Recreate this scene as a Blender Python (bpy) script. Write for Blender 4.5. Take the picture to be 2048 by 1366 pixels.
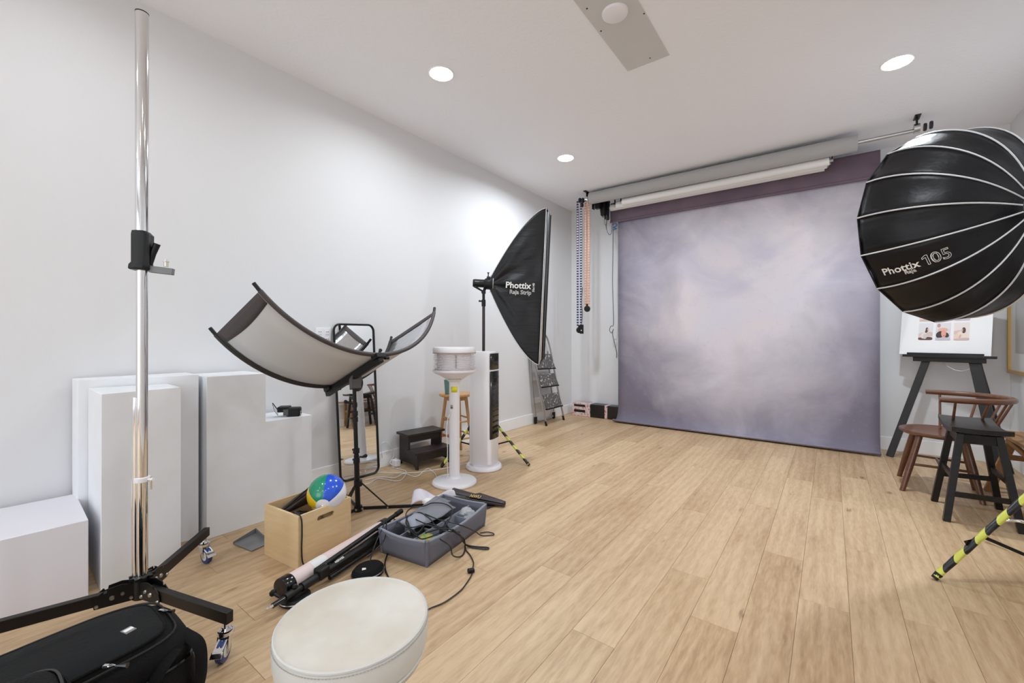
import bpy, math, random
from mathutils import Vector, Matrix, noise
random.seed(7)
PI = math.pi
S = bpy.context.scene
COL = S.collection
for o in list(bpy.data.objects): bpy.data.objects.remove(o)
V = Vector
R_ = math.radians

# ------------------------------------------------------------------ camera, world, lights, exposure
EYE = V((0, 0, 1.136)); YAW = R_(36.8); FPX = 852.0
cam_d = bpy.data.cameras.new('camera'); cam = bpy.data.objects.new('camera', cam_d); COL.objects.link(cam)
cam.location = EYE; cam.rotation_euler = (PI/2, 0, YAW)
cam_d.sensor_width = 36; cam_d.lens = FPX/2048*36; cam_d.shift_y = -8/2048; cam_d.clip_start = .02
S.camera = cam
S.view_settings.view_transform = 'Standard'; S.view_settings.look = 'None'
S.view_settings.exposure = 0.33; S.view_settings.gamma = 1.0; S.view_settings.use_curve_mapping = False
W = bpy.data.worlds.new('world'); S.world = W; W.use_nodes = True
W.node_tree.nodes['Background'].inputs[0].default_value = (.86, .935, 1.0, 1)
W.node_tree.nodes['Background'].inputs[1].default_value = 2.75
S.cycles.max_bounces = 10; S.cycles.diffuse_bounces = 6; S.cycles.glossy_bounces = 5
S.cycles.use_denoising = True
LIGHT_SPOTS = [(x, y) for x in (-2.26, .37) for y in (3.975, 2.165, .36, -1.45, -3.25)]  # rows run on out of view; unseen lights kept for the light they give
for i, (x, y) in enumerate(LIGHT_SPOTS):
    ld = bpy.data.lights.new('downlight_lamp', 'AREA'); ld.shape = 'DISK'; ld.size = .13
    ld.energy = (26, 11, 5, 5, 10)[i % 5]; ld.color = (.85, .935, 1); ld.spread = R_(165)
    lo = bpy.data.objects.new('downlight_lamp', ld); COL.objects.link(lo); lo.location = (x, y, 3.034)

# ------------------------------------------------------------------ measuring helpers: a photo point plus one known coordinate gives the place in the room
FW = V((-math.sin(YAW), math.cos(YAW), 0)); RT = V((math.cos(YAW), math.sin(YAW), 0)); UP = V((0, 0, 1))
def ray(px, py): return FW + RT*((px-1024)/FPX) + UP*((675-py)/FPX)
def at_z(px, py, z=0.0): d = ray(px, py); return EYE + d*((z-EYE.z)/d.z)
def at_d(px, py, t): return EYE + ray(px, py)*t
def at_x(px, py, x): d = ray(px, py); return EYE + d*(x/d.x)
def at_y(px, py, y): d = ray(px, py); return EYE + d*(y/d.y)

# ------------------------------------------------------------------ materials
def lin(c): c = c/255.0; return c/12.92 if c <= .04045 else ((c+.055)/1.055)**2.4
MATS = {}
def mat(name, rgb, rough=.5, metal=0.0, bump=None, vary=None, spec=None, emit=None, sheen=0, coat=0, trans=0, alpha=1, aniso=None):
    if name in MATS: return MATS[name]
    m = bpy.data.materials.new(name); m.use_nodes = True; nt = m.node_tree; b = nt.nodes['Principled BSDF']
    c = (lin(rgb[0]), lin(rgb[1]), lin(rgb[2]), 1)
    b.inputs['Base Color'].default_value = c; b.inputs['Roughness'].default_value = rough; b.inputs['Metallic'].default_value = metal
    if spec is not None: b.inputs['Specular IOR Level'].default_value = spec
    if sheen: b.inputs['Sheen Weight'].default_value = sheen
    if coat: b.inputs['Coat Weight'].default_value = coat; b.inputs['Coat Roughness'].default_value = .1
    if trans: b.inputs['Transmission Weight'].default_value = trans
    if alpha < 1: b.inputs['Alpha'].default_value = alpha
    if emit: b.inputs['Emission Color'].default_value = c; b.inputs['Emission Strength'].default_value = emit
    tc = None
    if bump or vary: tc = nt.nodes.new('ShaderNodeTexCoord')
    def ntex(scale, stretch=None, detail=4):
        n = nt.nodes.new('ShaderNodeTexNoise'); n.inputs['Scale'].default_value = scale; n.inputs['Detail'].default_value = detail
        mp = nt.nodes.new('ShaderNodeMapping')
        if stretch: mp.inputs['Scale'].default_value = stretch
        nt.links.new(tc.outputs['Object'], mp.inputs['Vector']); nt.links.new(mp.outputs[0], n.inputs['Vector']); return n
    if vary:
        n = ntex(vary[0], vary[3] if len(vary) > 3 else None); mx = nt.nodes.new('ShaderNodeMix'); mx.data_type = 'RGBA'
        mx.inputs['A'].default_value = c; c2 = vary[2] if len(vary) > 2 and vary[2] else [v*.75 for v in rgb]
        mx.inputs['B'].default_value = (lin(c2[0]), lin(c2[1]), lin(c2[2]), 1)
        rmp = nt.nodes.new('ShaderNodeMapRange'); rmp.inputs['From Min'].default_value = .4; rmp.inputs['From Max'].default_value = .68; rmp.inputs['To Max'].default_value = vary[1]
        nt.links.new(n.outputs['Fac'], rmp.inputs['Value']); nt.links.new(rmp.outputs[0], mx.inputs['Factor']); nt.links.new(mx.outputs['Result'], b.inputs['Base Color'])
    if bump:
        n = ntex(bump[0], bump[2] if len(bump) > 2 else None); bp = nt.nodes.new('ShaderNodeBump'); bp.inputs['Strength'].default_value = bump[1]; bp.inputs['Distance'].default_value = .01
        nt.links.new(n.outputs['Fac'], bp.inputs['Height']); nt.links.new(bp.outputs[0], b.inputs['Normal'])
    MATS[name] = m; return m

WALL = mat('wall_paint', (223, 223, 225), .6, bump=(90, .08))
CEIL = mat('ceiling_paint', (242, 243, 247), .8, bump=(38, .25))
TRIM = mat('trim_paint', (240, 240, 241), .35)
PLINTH = mat('plinth_paint', (232, 234, 238), .55, bump=(60, .05), vary=(7, .12, (205, 203, 198)))
CHROME = mat('chrome', (225, 225, 226), .06, 1)
STEEL = mat('satin_steel', (190, 190, 190), .28, 1)
ALU = mat('aluminium', (175, 176, 178), .35, 1, bump=(60, .05))
BLK = mat('black_metal', (16, 15, 15), .4, spec=.35)
BLKP = mat('black_plastic', (16, 16, 17), .45, bump=(120, .05), spec=.35)
BLKG = mat('black_gloss', (16, 16, 17), .15)
BROWNBLK = mat('brown_black_tube', (46, 38, 36), .4)
CLOTHB = mat('softbox_cloth', (19, 19, 22), .45, bump=(7, .5, (1, 1, 5)), spec=.35)
BAGCL = mat('bag_nylon', (17, 17, 18), .8, bump=(160, .3), spec=.2)
BAGCL2 = mat('bag_nylon_dark', (12, 12, 12), .8, bump=(160, .3), spec=.2)
PIPE = mat('silver_piping', (205, 205, 207), .3, .1)
WHITEP = mat('white_plastic', (236, 234, 238), .35)
DIFF = mat('white_diffuser', (235, 235, 235), .7)
PAPERW = mat('white_paper', (236, 235, 233), .8)
PAPERG = mat('grey_paper', (172, 171, 170), .75)
OAKS = None
def wood(name, a, b_, scale=1.0, rough=.45, knots=False, axis='Y', perobj=False, fine=1.0, coat=0):
    m = bpy.data.materials.new(name); m.use_nodes = True; nt = m.node_tree; N = nt.nodes; L = nt.links; b = N['Principled BSDF']
    tc = N.new('ShaderNodeTexCoord'); mp = N.new('ShaderNodeMapping')
    st = {'X': (.9, 9, 9), 'Y': (11, 1.5, 11), 'Z': (9, 9, .9)}[axis]
    mp.inputs['Scale'].default_value = [v*scale for v in st]
    vec = tc.outputs['Object']
    if perobj:
        oi = N.new('ShaderNodeObjectInfo'); mu = N.new('ShaderNodeMath'); mu.operation = 'MULTIPLY'; mu.inputs[1].default_value = 57.0
        L.new(oi.outputs['Random'], mu.inputs[0]); cb = N.new('ShaderNodeCombineXYZ'); L.new(mu.outputs[0], cb.inputs[0]); L.new(mu.outputs[0], cb.inputs[1]); L.new(mu.outputs[0], cb.inputs[2])
        ad = N.new('ShaderNodeVectorMath'); ad.operation = 'ADD'; L.new(vec, ad.inputs[0]); L.new(cb.outputs[0], ad.inputs[1]); vec = ad.outputs[0]
    L.new(vec, mp.inputs['Vector'])
    def noi(sc, det=5, dist=0., src=None):
        n = N.new('ShaderNodeTexNoise'); n.inputs['Scale'].default_value = sc; n.inputs['Detail'].default_value = det; n.inputs['Distortion'].default_value = dist
        L.new(src or mp.outputs[0], n.inputs['Vector']); return n
    n1 = noi(.7, 3, 1.0); n2 = noi(6*fine, 6, .4); 
    wv = N.new('ShaderNodeTexWave'); wv.inputs['Scale'].default_value = .55; wv.inputs['Distortion'].default_value = 9; wv.inputs['Detail'].default_value = 3; wv.inputs['Detail Scale'].default_value = .7
    wv.bands_direction = 'X' if axis != 'X' else 'Y'; L.new(mp.outputs[0], wv.inputs['Vector'])
    def mr(src, a0, a1, b0, b1):
        r = N.new('ShaderNodeMapRange'); r.inputs[1].default_value = a0; r.inputs[2].default_value = a1; r.inputs[3].default_value = b0; r.inputs[4].default_value = b1; L.new(src, r.inputs[0]); return r.outputs[0]
    def mth(op, x, y):
        q = N.new('ShaderNodeMath'); q.operation = op
        for i, v in enumerate((x, y)):
            if isinstance(v, (int, float)): q.inputs[i].default_value = v
            else: L.new(v, q.inputs[i])
        return q.outputs[0]
    f = mth('ADD', mr(n1.outputs[0], .3, .7, 0, .42), mr(wv.outputs['Fac'], 0, 1, 0, .2)); f = mth('ADD', f, mr(n2.outputs[0], .35, .7, 0, .38))
    if perobj: f = mth('ADD', f, mr(oi.outputs['Random'], 0, 1, -.26, .10))
    mx = N.new('ShaderNodeMix'); mx.data_type = 'RGBA'; L.new(f, mx.inputs['Factor'])
    mx.inputs['A'].default_value = (*[lin(v) for v in a], 1); mx.inputs['B'].default_value = (*[lin(v) for v in b_], 1)
    out = mx.outputs['Result']
    if knots:
        m2 = N.new('ShaderNodeMapping'); m2.inputs['Scale'].default_value = (5.2, 1.9, 5); L.new(vec, m2.inputs['Vector'])
        vo = N.new('ShaderNodeTexVoronoi'); vo.inputs['Scale'].default_value = 1.05; L.new(m2.outputs[0], vo.inputs['Vector'])
        k = mth('MULTIPLY', mr(vo.outputs['Distance'], .02, .11, 1, 0), mr(n2.outputs[0], .4, .6, .15, 1))
        m3 = N.new('ShaderNodeMix'); m3.data_type = 'RGBA'; L.new(k, m3.inputs['Factor']); L.new(out, m3.inputs['A']); m3.inputs['B'].default_value = (lin(120), lin(88), lin(60), 1); out = m3.outputs['Result']
    L.new(out, b.inputs['Base Color']); b.inputs['Roughness'].default_value = rough
    if coat: b.inputs['Coat Weight'].default_value = coat
    bp = N.new('ShaderNodeBump'); bp.inputs['Strength'].default_value = .12; bp.inputs['Distance'].default_value = .004; L.new(n2.outputs[0], bp.inputs['Height']); L.new(bp.outputs[0], b.inputs['Normal'])
    MATS[name] = m; return m
FLOORW = wood('floor_oak', (205, 177, 141), (158, 124, 86), knots=True, perobj=True, rough=.42, fine=1.4)
PINE = wood('pine', (226, 200, 158), (204, 170, 122), .8, axis='X')
WALNUT = wood('walnut', (118, 74, 48), (78, 45, 30), 1.2, axis='X', coat=.25, rough=.35)
ESPR = wood('espresso_wood', (46, 34, 31), (30, 22, 21), 1.2, axis='Y', rough=.4)
HONEY = wood('honey_wood', (208, 163, 108), (172, 122, 72), 1.2, axis='Z')
OAK2 = wood('bench_oak', (168, 122, 72), (128, 88, 48), 1.2, axis='Y')
EBON = mat('black_paint_wood', (17, 15, 16), .32, bump=(25, .08), vary=(60, .2, (50, 42, 38)), spec=.4)
def flecks(name, base, fleck, scale, lo, hi, rough=.4):
    m = bpy.data.materials.new(name); m.use_nodes = True; nt = m.node_tree; b = nt.nodes['Principled BSDF']; tc = nt.nodes.new('ShaderNodeTexCoord')
    n = nt.nodes.new('ShaderNodeTexNoise'); n.inputs['Scale'].default_value = scale; n.inputs['Detail'].default_value = 5; n.inputs['Roughness'].default_value = .7
    nt.links.new(tc.outputs['Object'], n.inputs['Vector']); r = nt.nodes.new('ShaderNodeMapRange'); r.inputs[1].default_value = lo; r.inputs[2].default_value = hi
    nt.links.new(n.outputs['Fac'], r.inputs[0]); mx = nt.nodes.new('ShaderNodeMix'); mx.data_type = 'RGBA'
    mx.inputs['A'].default_value = (*[lin(v) for v in base], 1); mx.inputs['B'].default_value = (*[lin(v) for v in fleck], 1)
    nt.links.new(r.outputs[0], mx.inputs['Factor']); nt.links.new(mx.outputs['Result'], b.inputs['Base Color']); b.inputs['Roughness'].default_value = rough
    MATS[name] = m; return m
EASELW = flecks('easel_black', (17, 16, 18), (170, 165, 160), 55, .68, .74)
TREAD = flecks('paint_spattered_tread', (92, 88, 88), (212, 212, 212), 30, .56, .62, .6)
TAPER = flecks('printed_packing_tape', (214, 200, 200), (190, 70, 75), 40, .52, .6, .4)
BINBAG = mat('black_plastic_wrap', (26, 23, 22), .3, bump=(14, .9, (1, 1, 4)))

# ------------------------------------------------------------------ geometry collector
def vv(p): return p if isinstance(p, Vector) else V(p)
def basis(d, up=None):
    d = vv(d).normalized(); up = up or (UP if abs(d.z) < .95 else V((1, 0, 0)))
    a = d.cross(up).normalized(); return a, a.cross(d).normalized(), d
class G:
    def __init__(s): s.v = []; s.f = []
    def add(s, vs, fs):
        k = len(s.v); s.v += [tuple(p) for p in vs]; s.f += [tuple(i+k for i in f) for f in fs]; return s
    def box(s, c, size, ax=None):
        c = vv(c); ax = ax or (V((1, 0, 0)), V((0, 1, 0)), UP); h = [q/2 for q in size]
        vs = [c + ax[0]*(i*h[0]) + ax[1]*(j*h[1]) + ax[2]*(k*h[2]) for i in (-1, 1) for j in (-1, 1) for k in (-1, 1)]
        return s.add(vs, [(0, 1, 3, 2), (4, 6, 7, 5), (0, 4, 5, 1), (2, 3, 7, 6), (0, 2, 6, 4), (1, 5, 7, 3)])
    def mm(s, a, b): return s.box([(p+q)/2 for p, q in zip(a, b)], [abs(q-p) for p, q in zip(a, b)])
    def bar(s, a, b, w, h, up=None):
        a = vv(a); b = vv(b); x, y, d = basis(b-a, up); return s.box((a+b)/2, (w, h, (b-a).length), (x, y, d))
    def taper(s, a, b, w0, h0, w1, h1, up=None):
        a = vv(a); b = vv(b); x, y, d = basis(b-a, up)
        vs = [a+x*(i*w0/2)+y*(j*h0/2) for i, j in ((-1, -1), (1, -1), (1, 1), (-1, 1))]+[b+x*(i*w1/2)+y*(j*h1/2) for i, j in ((-1, -1), (1, -1), (1, 1), (-1, 1))]
        return s.add(vs, [(3, 2, 1, 0), (4, 5, 6, 7), (0, 1, 5, 4), (1, 2, 6, 5), (2, 3, 7, 6), (3, 0, 4, 7)])
    def tube(s, pts, r, n=10, closed=False, cap=True, flat=1.0, up=None):
        pts = [vv(p) for p in pts]; m = len(pts); rs = r if isinstance(r, (list, tuple)) else [r]*m
        k0 = len(s.v); px = None
        for i, p in enumerate(pts):
            if closed: d = pts[(i+1) % m]-pts[i-1]
            else: d = pts[min(i+1, m-1)]-pts[max(i-1, 0)]
            if d.length < 1e-9: d = V((0, 0, 1))
            d.normalize()
            if px is None: a, b, _ = basis(d, up)
            else: a = (px-d*px.dot(d)).normalized(); b = a.cross(d)
            px = a
            for j in range(n):
                t = 2*PI*j/n; s.v.append(tuple(p+a*(math.cos(t)*rs[i])+b*(math.sin(t)*rs[i]*flat)))
        for i in range(m if closed else m-1):
            for j in range(n):
                q0 = k0+i*n+j; q1 = k0+i*n+(j+1) % n; w0 = k0+((i+1) % m)*n+j; w1 = k0+((i+1) % m)*n+(j+1) % n
                s.f.append((q0, w0, w1, q1))
        if cap and not closed:
            s.f.append(tuple(k0+j for j in range(n))); s.f.append(tuple(k0+(m-1)*n+j for j in reversed(range(n))))
        return s
    def cyl(s, a, b, r0, r1=None, n=16): return s.tube([a, b], [r0, r0 if r1 is None else r1], n)
    def lathe(s, prof, c, axis=UP, n=32, arc=None):
        c = vv(c); a, b, d = basis(axis); k0 = len(s.v); m = len(prof)
        for r, z in prof:
            for j in range(n): t = 2*PI*j/n; s.v.append(tuple(c+d*z+a*(math.cos(t)*r)+b*(math.sin(t)*r)))
        for i in range(m-1):
            for j in range(n): s.f.append((k0+i*n+j, k0+(i+1)*n+j, k0+(i+1)*n+(j+1) % n, k0+i*n+(j+1) % n))
        if prof[0][0] > 1e-6: s.f.append(tuple(k0+j for j in range(n)))
        if prof[-1][0] > 1e-6: s.f.append(tuple(k0+(m-1)*n+j for j in reversed(range(n))))
        return s
    def grid(s, fn, nu, nv, flip=False):
        k0 = len(s.v)
        for i in range(nu+1):
            for j in range(nv+1): s.v.append(tuple(fn(i/nu, j/nv)))
        for i in range(nu):
            for j in range(nv):
                q = (k0+i*(nv+1)+j, k0+(i+1)*(nv+1)+j, k0+(i+1)*(nv+1)+j+1, k0+i*(nv+1)+j+1); s.f.append(q[::-1] if flip else q)
        return s
    def prism(s, poly, z0, z1):
        n = len(poly); vs = [(x, y, z0) for x, y in poly]+[(x, y, z1) for x, y in poly]
        fs = [tuple(reversed(range(n))), tuple(range(n, 2*n))]+[(i, (i+1) % n, n+(i+1) % n, n+i) for i in range(n)]
        return s.add(vs, fs)
    def plate(s, poly, nrm, th):       # polygon of 3-D points given thickness along nrm
        n = len(poly); nrm = vv(nrm); vs = [vv(p) for p in poly]+[vv(p)+nrm*th for p in poly]
        return s.add(vs, [tuple(reversed(range(n))), tuple(range(n, 2*n))]+[(i, (i+1) % n, n+(i+1) % n, n+i) for i in range(n)])
    def ball(s, c, r, n=16, sq=(1, 1, 1)):
        c = vv(c)
        def fn(u, v): th = u*PI; ph = v*2*PI; return c+V((math.sin(th)*math.cos(ph)*sq[0], math.sin(th)*math.sin(ph)*sq[1], math.cos(th)*sq[2]))*r
        return s.grid(fn, n//2, n)
    def build(s, name, m, parent=None, label=None, bevel=0, smooth=True, solid=0, cat=None, group=None, kind=None, loc=None, subsurf=0, seg=2):
        base = V((0, 0, 0))
        if parent is not None: base = V(parent['base'])
        elif loc is not None: base = vv(loc)
        me = bpy.data.meshes.new(name); me.from_pydata([(p[0]-base.x, p[1]-base.y, p[2]-base.z) for p in s.v], [], s.f); me.validate(); me.update()
        import bmesh
        bm = bmesh.new(); bm.from_mesh(me); bmesh.ops.recalc_face_normals(bm, faces=bm.faces) if not solid else None; bm.to_mesh(me); bm.free()
        if smooth:
            for p in me.polygons: p.use_smooth = True
            me.set_sharp_from_angle(angle=R_(40))
        if m is not None: me.materials.append(m)
        o = bpy.data.objects.new(name, me); COL.objects.link(o)
        if parent is not None: o.parent = parent
        else: o.location = base
        o['base'] = tuple(base)
        if solid: md = o.modifiers.new('solid', 'SOLIDIFY'); md.thickness = solid; md.offset = 0
        if bevel: md = o.modifiers.new('bevel', 'BEVEL'); md.width = bevel; md.segments = seg; md.limit_method = 'ANGLE'; md.angle_limit = R_(40)
        if subsurf: md = o.modifiers.new('sub', 'SUBSURF'); md.levels = subsurf; md.render_levels = subsurf
        if label: o['label'] = label
        if cat: o['category'] = cat
        if group: o['group'] = group
        if kind: o['kind'] = kind
        return o
def thing(name, label, cat, loc, group=None):
    o = bpy.data.objects.new(name, None); COL.objects.link(o); o.location = vv(loc); o['base'] = tuple(vv(loc)); o.empty_display_size = .05
    o['label'] = label; o['category'] = cat
    if group: o['group'] = group
    return o
def smoothpath(pts, k=6):
    pts = [vv(p) for p in pts]; P = [pts[0]*2-pts[1]]+pts+[pts[-1]*2-pts[-2]]; out = []
    for i in range(1, len(P)-2):
        for j in range(k):
            t = j/k; a, b, c, d = P[i-1], P[i], P[i+1], P[i+2]
            out.append(.5*((2*b)+(c-a)*t+(2*a-5*b+4*c-d)*t*t+(3*b-a-3*c+d)*t**3))
    out.append(pts[-1]); return out
def textmesh(txt, size, bold=0.0, outline=0.0, align='LEFT', shear=0):
    cu = bpy.data.curves.new('lettering', 'FONT'); cu.body = txt; cu.size = size; cu.align_x = align; cu.shear = shear; cu.resolution_u = 3
    if outline: cu.fill_mode = 'NONE'; cu.bevel_depth = outline; cu.bevel_resolution = 0
    else: cu.offset = bold*size; cu.extrude = 0
    ob = bpy.data.objects.new('tmp', cu); me = bpy.data.meshes.new_from_object(ob)
    vs = [v.co.copy() for v in me.vertices]; fs = [tuple(p.vertices) for p in me.polygons]
    bpy.data.objects.remove(ob); bpy.data.curves.remove(cu); bpy.data.meshes.remove(me); return vs, fs
def put_text(name, txt, size, m, parent, org, xd, yd, bold=.01, outline=0, align='LEFT', shear=0, lift=.002):
    vs, fs = textmesh(txt, size, bold, outline, align, shear); org = vv(org); xd = vv(xd).normalized(); yd = vv(yd).normalized(); n = xd.cross(yd)
    g = G(); g.add([org+xd*p.x+yd*p.y+n*(p.z+lift) for p in vs], fs); return g.build(name, m, parent, smooth=False)

# ------------------------------------------------------------------ the room
XL, XR, YB, YF, ZC = -3.15, 1.285, 5.72, -4.8, 3.048
floor = G().mm((XL-.2, YF-.2, -.2), (XR+.2, YB+.2, -.014)).build('floor', mat('floor_joint', (120, 100, 78), .8), kind='structure', loc=(0, 0, 0))
G().mm((XL-.2, YF-.2, ZC), (XR+.2, YB+.2, ZC+.15)).build('ceiling', CEIL, kind='structure', loc=(0, 0, ZC))
G().mm((XL-.15, YF, -.014), (XL, YB, ZC)).build('wall_left', WALL, kind='structure', loc=(XL, 0, 0))
G().mm((XR, YF, -.014), (XR+.15, YB, ZC)).build('wall_right', WALL, kind='structure', loc=(XR, 0, 0))
G().mm((XL-.15, YB, -.014), (XR+.15, YB+.15, ZC)).build('wall_back', WALL, kind='structure', loc=(0, YB, 0))
wf = G(); wf.mm((XL-.15, YF-.15, -.014), (XR+.15, YF, .15)); wf.mm((XL-.15, YF-.15, 2.85), (XR+.15, YF, ZC)); wf.mm((XL-.15, YF-.15, .15), (-2.95, YF, 2.85)); wf.mm((1.1, YF-.15, .15), (XR+.15, YF, 2.85))  # unseen end wall, its wide opening shaped to let world light in
wf.build('wall_front', WALL, kind='structure', loc=(0, YF, 0))
wn = G()
for x in (-2.95, -1.6, -.3, 1.05): wn.mm((x, YF-.12, .15), (x+.05, YF-.05, 2.85))
for z in (.15, 2.8): wn.mm((-2.9, YF-.12, z), (1.05, YF-.05, z+.05))
wn.build('added_window_1', TRIM, kind='structure', loc=(-.9, YF, 1.5))  # unseen window added behind the viewpoint so world light fills the room
def bboard(name, a, b): G().mm(a, b).build(name, TRIM, kind='structure', bevel=.003, loc=a)
bboard('baseboard_left', (XL, YF, 0), (XL+.013, YB, .134)); bboard('baseboard_back', (XL+.013, YB-.013, 0), (XR-.013, YB, .134)); bboard('baseboard_right', (XR-.013, YF, 0), (XR, YB, .134))
# oak planks, each its own board with open joints
PW, PL_ = .1738, 1.48
JO = {-5: 1.47, -4: 2.15, -3: 1.83, -2: 2.62, -1: 2.24, 0: 2.93, 1: 2.33, 2: 2.56, -6: 2.49, -7: 1.79, -8: 2.10}
pm = {}
def plank(x0, x1, y0, y1):
    w = x1-x0-.0007; l = y1-y0-.0008; key = (round(w, 3), round(l, 3))
    if key not in pm:
        me = bpy.data.meshes.new('plank'); c = .0009; h = .014
        vs = [(0, 0, 0), (w, 0, 0), (w, l, 0), (0, l, 0), (0, 0, h-c), (w, 0, h-c), (w, l, h-c), (0, l, h-c), (c, c, h), (w-c, c, h), (w-c, l-c, h), (c, l-c, h)]
        me.from_pydata(vs, [], [(3, 2, 1, 0), (0, 1, 5, 4), (1, 2, 6, 5), (2, 3, 7, 6), (3, 0, 4, 7), (4, 5, 9, 8), (5, 6, 10, 9), (6, 7, 11, 10), (7, 4, 8, 11), (8, 9, 10, 11)]); me.materials.append(FLOORW); pm[key] = me
    o = bpy.data.objects.new('plank', pm[key]); COL.objects.link(o); o.parent = floor; o.location = (x0+.00035, y0+.0004, -.014)
for k in range(-19, 8):
    x0 = .0627+k*PW; x1 = min(x0+PW, XR); x0 = max(x0, XL)
    if x1-x0 < .02: continue
    y = JO.get(k, random.uniform(0, PL_)); y -= math.ceil((y-YF)/PL_)*PL_
    while y < YB:
        a, b = max(y, YF), min(y+PL_, YB)
        if b-a > .03: plank(x0, x1, a, b)
        y += PL_
# downlights
for i, (x, y) in enumerate(LIGHT_SPOTS):
    lab = {2: 'unseen round recessed ceiling light behind the chrome column, left row', 3: 'unseen round recessed ceiling light in the left row behind the viewpoint', 6: 'unseen round recessed ceiling light in the right row past the round softbox', 7: 'unseen round recessed ceiling light nearly overhead of the viewpoint', 8: 'unseen round recessed ceiling light in the right row behind the viewpoint', 9: 'unseen last round ceiling light of the right row by the added windows', 4: 'unseen last round ceiling light of the left row by the added windows', 5: '', 0: 'round recessed ceiling light nearest the hanging backdrop rolls', 1: 'round recessed ceiling light above the mirror and pedestal unit', 5: 'round recessed ceiling light on the right, above the big round softbox'}.get(i, 'unseen round recessed ceiling light behind the viewpoint')
    t = thing('ceiling_light', lab, 'ceiling light', (x, y, ZC), 'recessed ceiling lights')
    G().lathe([(.082, 0), (.082, -.004), (.09, -.006), (.094, -.003), (.094, 0)], (x, y, ZC), n=36).build('trim_ring', WHITEP, t)
    G().lathe([(0, -.0065), (.079, -.0055), (.08, 0)], (x, y, ZC), n=36).build('lens', mat('lamp_lens', (255, 250, 240), .4, emit=14), t)
# bare ceiling patch with round cover
t = thing('ceiling_patch', 'bare grey rectangular ceiling patch holding a round white cover', 'ceiling panel', (-1.02, 2.3, ZC))
G().mm((-1.165, 1.55, ZC-.004), (-.873, 2.944, ZC+.001)).build('board', mat('bare_board', (206, 205, 204), .85, vary=(5, .4, (199, 201, 199))), t)
for p in ((1174, 17), (1202, 62), (1288, 27), (1300, 116)): q = at_z(*p, ZC-.004); G().cyl(q, q+V((0, 0, -.002)), .005, n=8).build('screw', BLKP, t)
cp = at_z(1230, 24, ZC)
G().lathe([(0, -.02), (.06, -.018), (.073, -.012), (.076, -.004), (.076, 0)], (cp.x, cp.y, ZC-.004), n=40).build('ceiling_cover', WHITEP, None, 'round white blank cover plate on the bare ceiling patch', cat='cover plate', loc=(cp.x, cp.y, ZC-.004))
# wall outlet
oc = at_x(646, 672, XL)
t = thing('wall_outlet', 'white wall plate with four sockets beside the leaning mirror', 'outlet', oc)
G().box(oc+V((.004, 0, 0)), (.008, .125, .125)).build('plate', WHITEP, t, bevel=.002)
for dy in (-.03, .03):
    for dz in (-.028, .028):
        so = G().box(oc+V((.009, dy, dz)), (.004, .032, .036)).build('socket', WHITEP, t, bevel=.004)
        G().box(oc+V((.0115, dy-.007, dz+.004)), (.001, .003, .01)).box(oc+V((.0115, dy+.007, dz+.004)), (.001, .003, .01)).build('slot', BLKP, so)
oc2 = V((XL+.013, 2.17, .33))

# ------------------------------------------------------------------ white plinths
def yawbox(name, label, corner, yaw, lx, ly, z1, m, **k):
    ax = (V((math.cos(yaw), math.sin(yaw), 0)), V((-math.sin(yaw), math.cos(yaw), 0)), UP); c = vv(corner)+ax[0]*lx/2+ax[1]*ly/2+UP*z1/2
    return G().box(c, (abs(lx), abs(ly), z1), ax).build(name, m, None, label, bevel=.002, cat='plinth', loc=(c.x, c.y, 0), **k)
GRP = 'white posing plinths along the left wall'
yawbox('white_plinth', 'low white plinth box at the far left, below the others', (-2.612, .384, 0), R_(-3), -.49, -.62, .335, mat('lavender_white', (228, 226, 232), .5), group=GRP)
G().prism([(-2.6, .423), (-2.64, .725), (-2.89, .733), (-2.965, .435)], 0, .884).build('white_plinth', PLINTH, None, 'tall narrow white plinth standing in front of the wider one, behind chrome pole', bevel=.002, cat='plinth', group=GRP, loc=(-2.8, .58, 0))
G().prism([(-2.985, .40), (-2.862, .868), (-3.115, .88), (-3.13, .40)], 0, .925).build('white_plinth', PLINTH, None, 'wide tall white plinth against the wall, partly behind the narrow plinth', bevel=.002, cat='plinth', group=GRP, loc=(-3.05, .63, 0))
zt, zs = .914, .614
def L3(x): return [(x, .888, 0), (x, .888, zt), (x, 1.201, zt), (x, 1.201, zs), (x, 1.493, zs), (x, 1.493, 0)]
G().plate(L3(-3.12), (1, 0, 0), .315).build('stepped_plinth', PLINTH, None, 'white L-shaped stepped plinth with a camera flash on its lower step', bevel=.002, cat='plinth', group=GRP, loc=(-2.96, 1.19, 0))

# ------------------------------------------------------------------ chrome column stand with black T base
hub = V((-1.475-.0, 0, 0)); hub = at_z(284, 1173, .15); HX, HY = hub.x, hub.y
t = thing('column_stand', 'tall chrome column stand on black castored base, at left', 'camera stand', (HX, HY, 0))
G().tube([(HX, HY, .14), (HX, HY, 1.45)], .0185, 28).tube([(HX-.014, HY-.01, .16), (HX-.014, HY-.01, .9)], .0195, 20).build('column', CHROME, t)
G().tube([(HX, HY, 1.42), (HX, HY, 2.42)], .0215, 32).build('upper_column', CHROME, t)
G().lathe([(0, 0), (.022, 0), (.022, .004), (0, .004)], (HX, HY, 2.418), n=24).build('top_cap', BLKP, t)
cb = at_z(290, 966, .62); 
cc = V((HX, HY, .565)); a1 = (RT*.8-FW*.6).normalized()
G().lathe([(.021, 0), (.0265, .002), (.0265, .018), (.021, .02)], cc, n=24).cyl(cc+RT*.02+UP*.01, cc+RT*.045+UP*.01, .006).build('white_collar', WHITEP, t)
G().cyl(cc+RT*.035+UP*.02, cc+RT*.035-UP*.03, .004).build('pin', CHROME, t)
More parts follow.
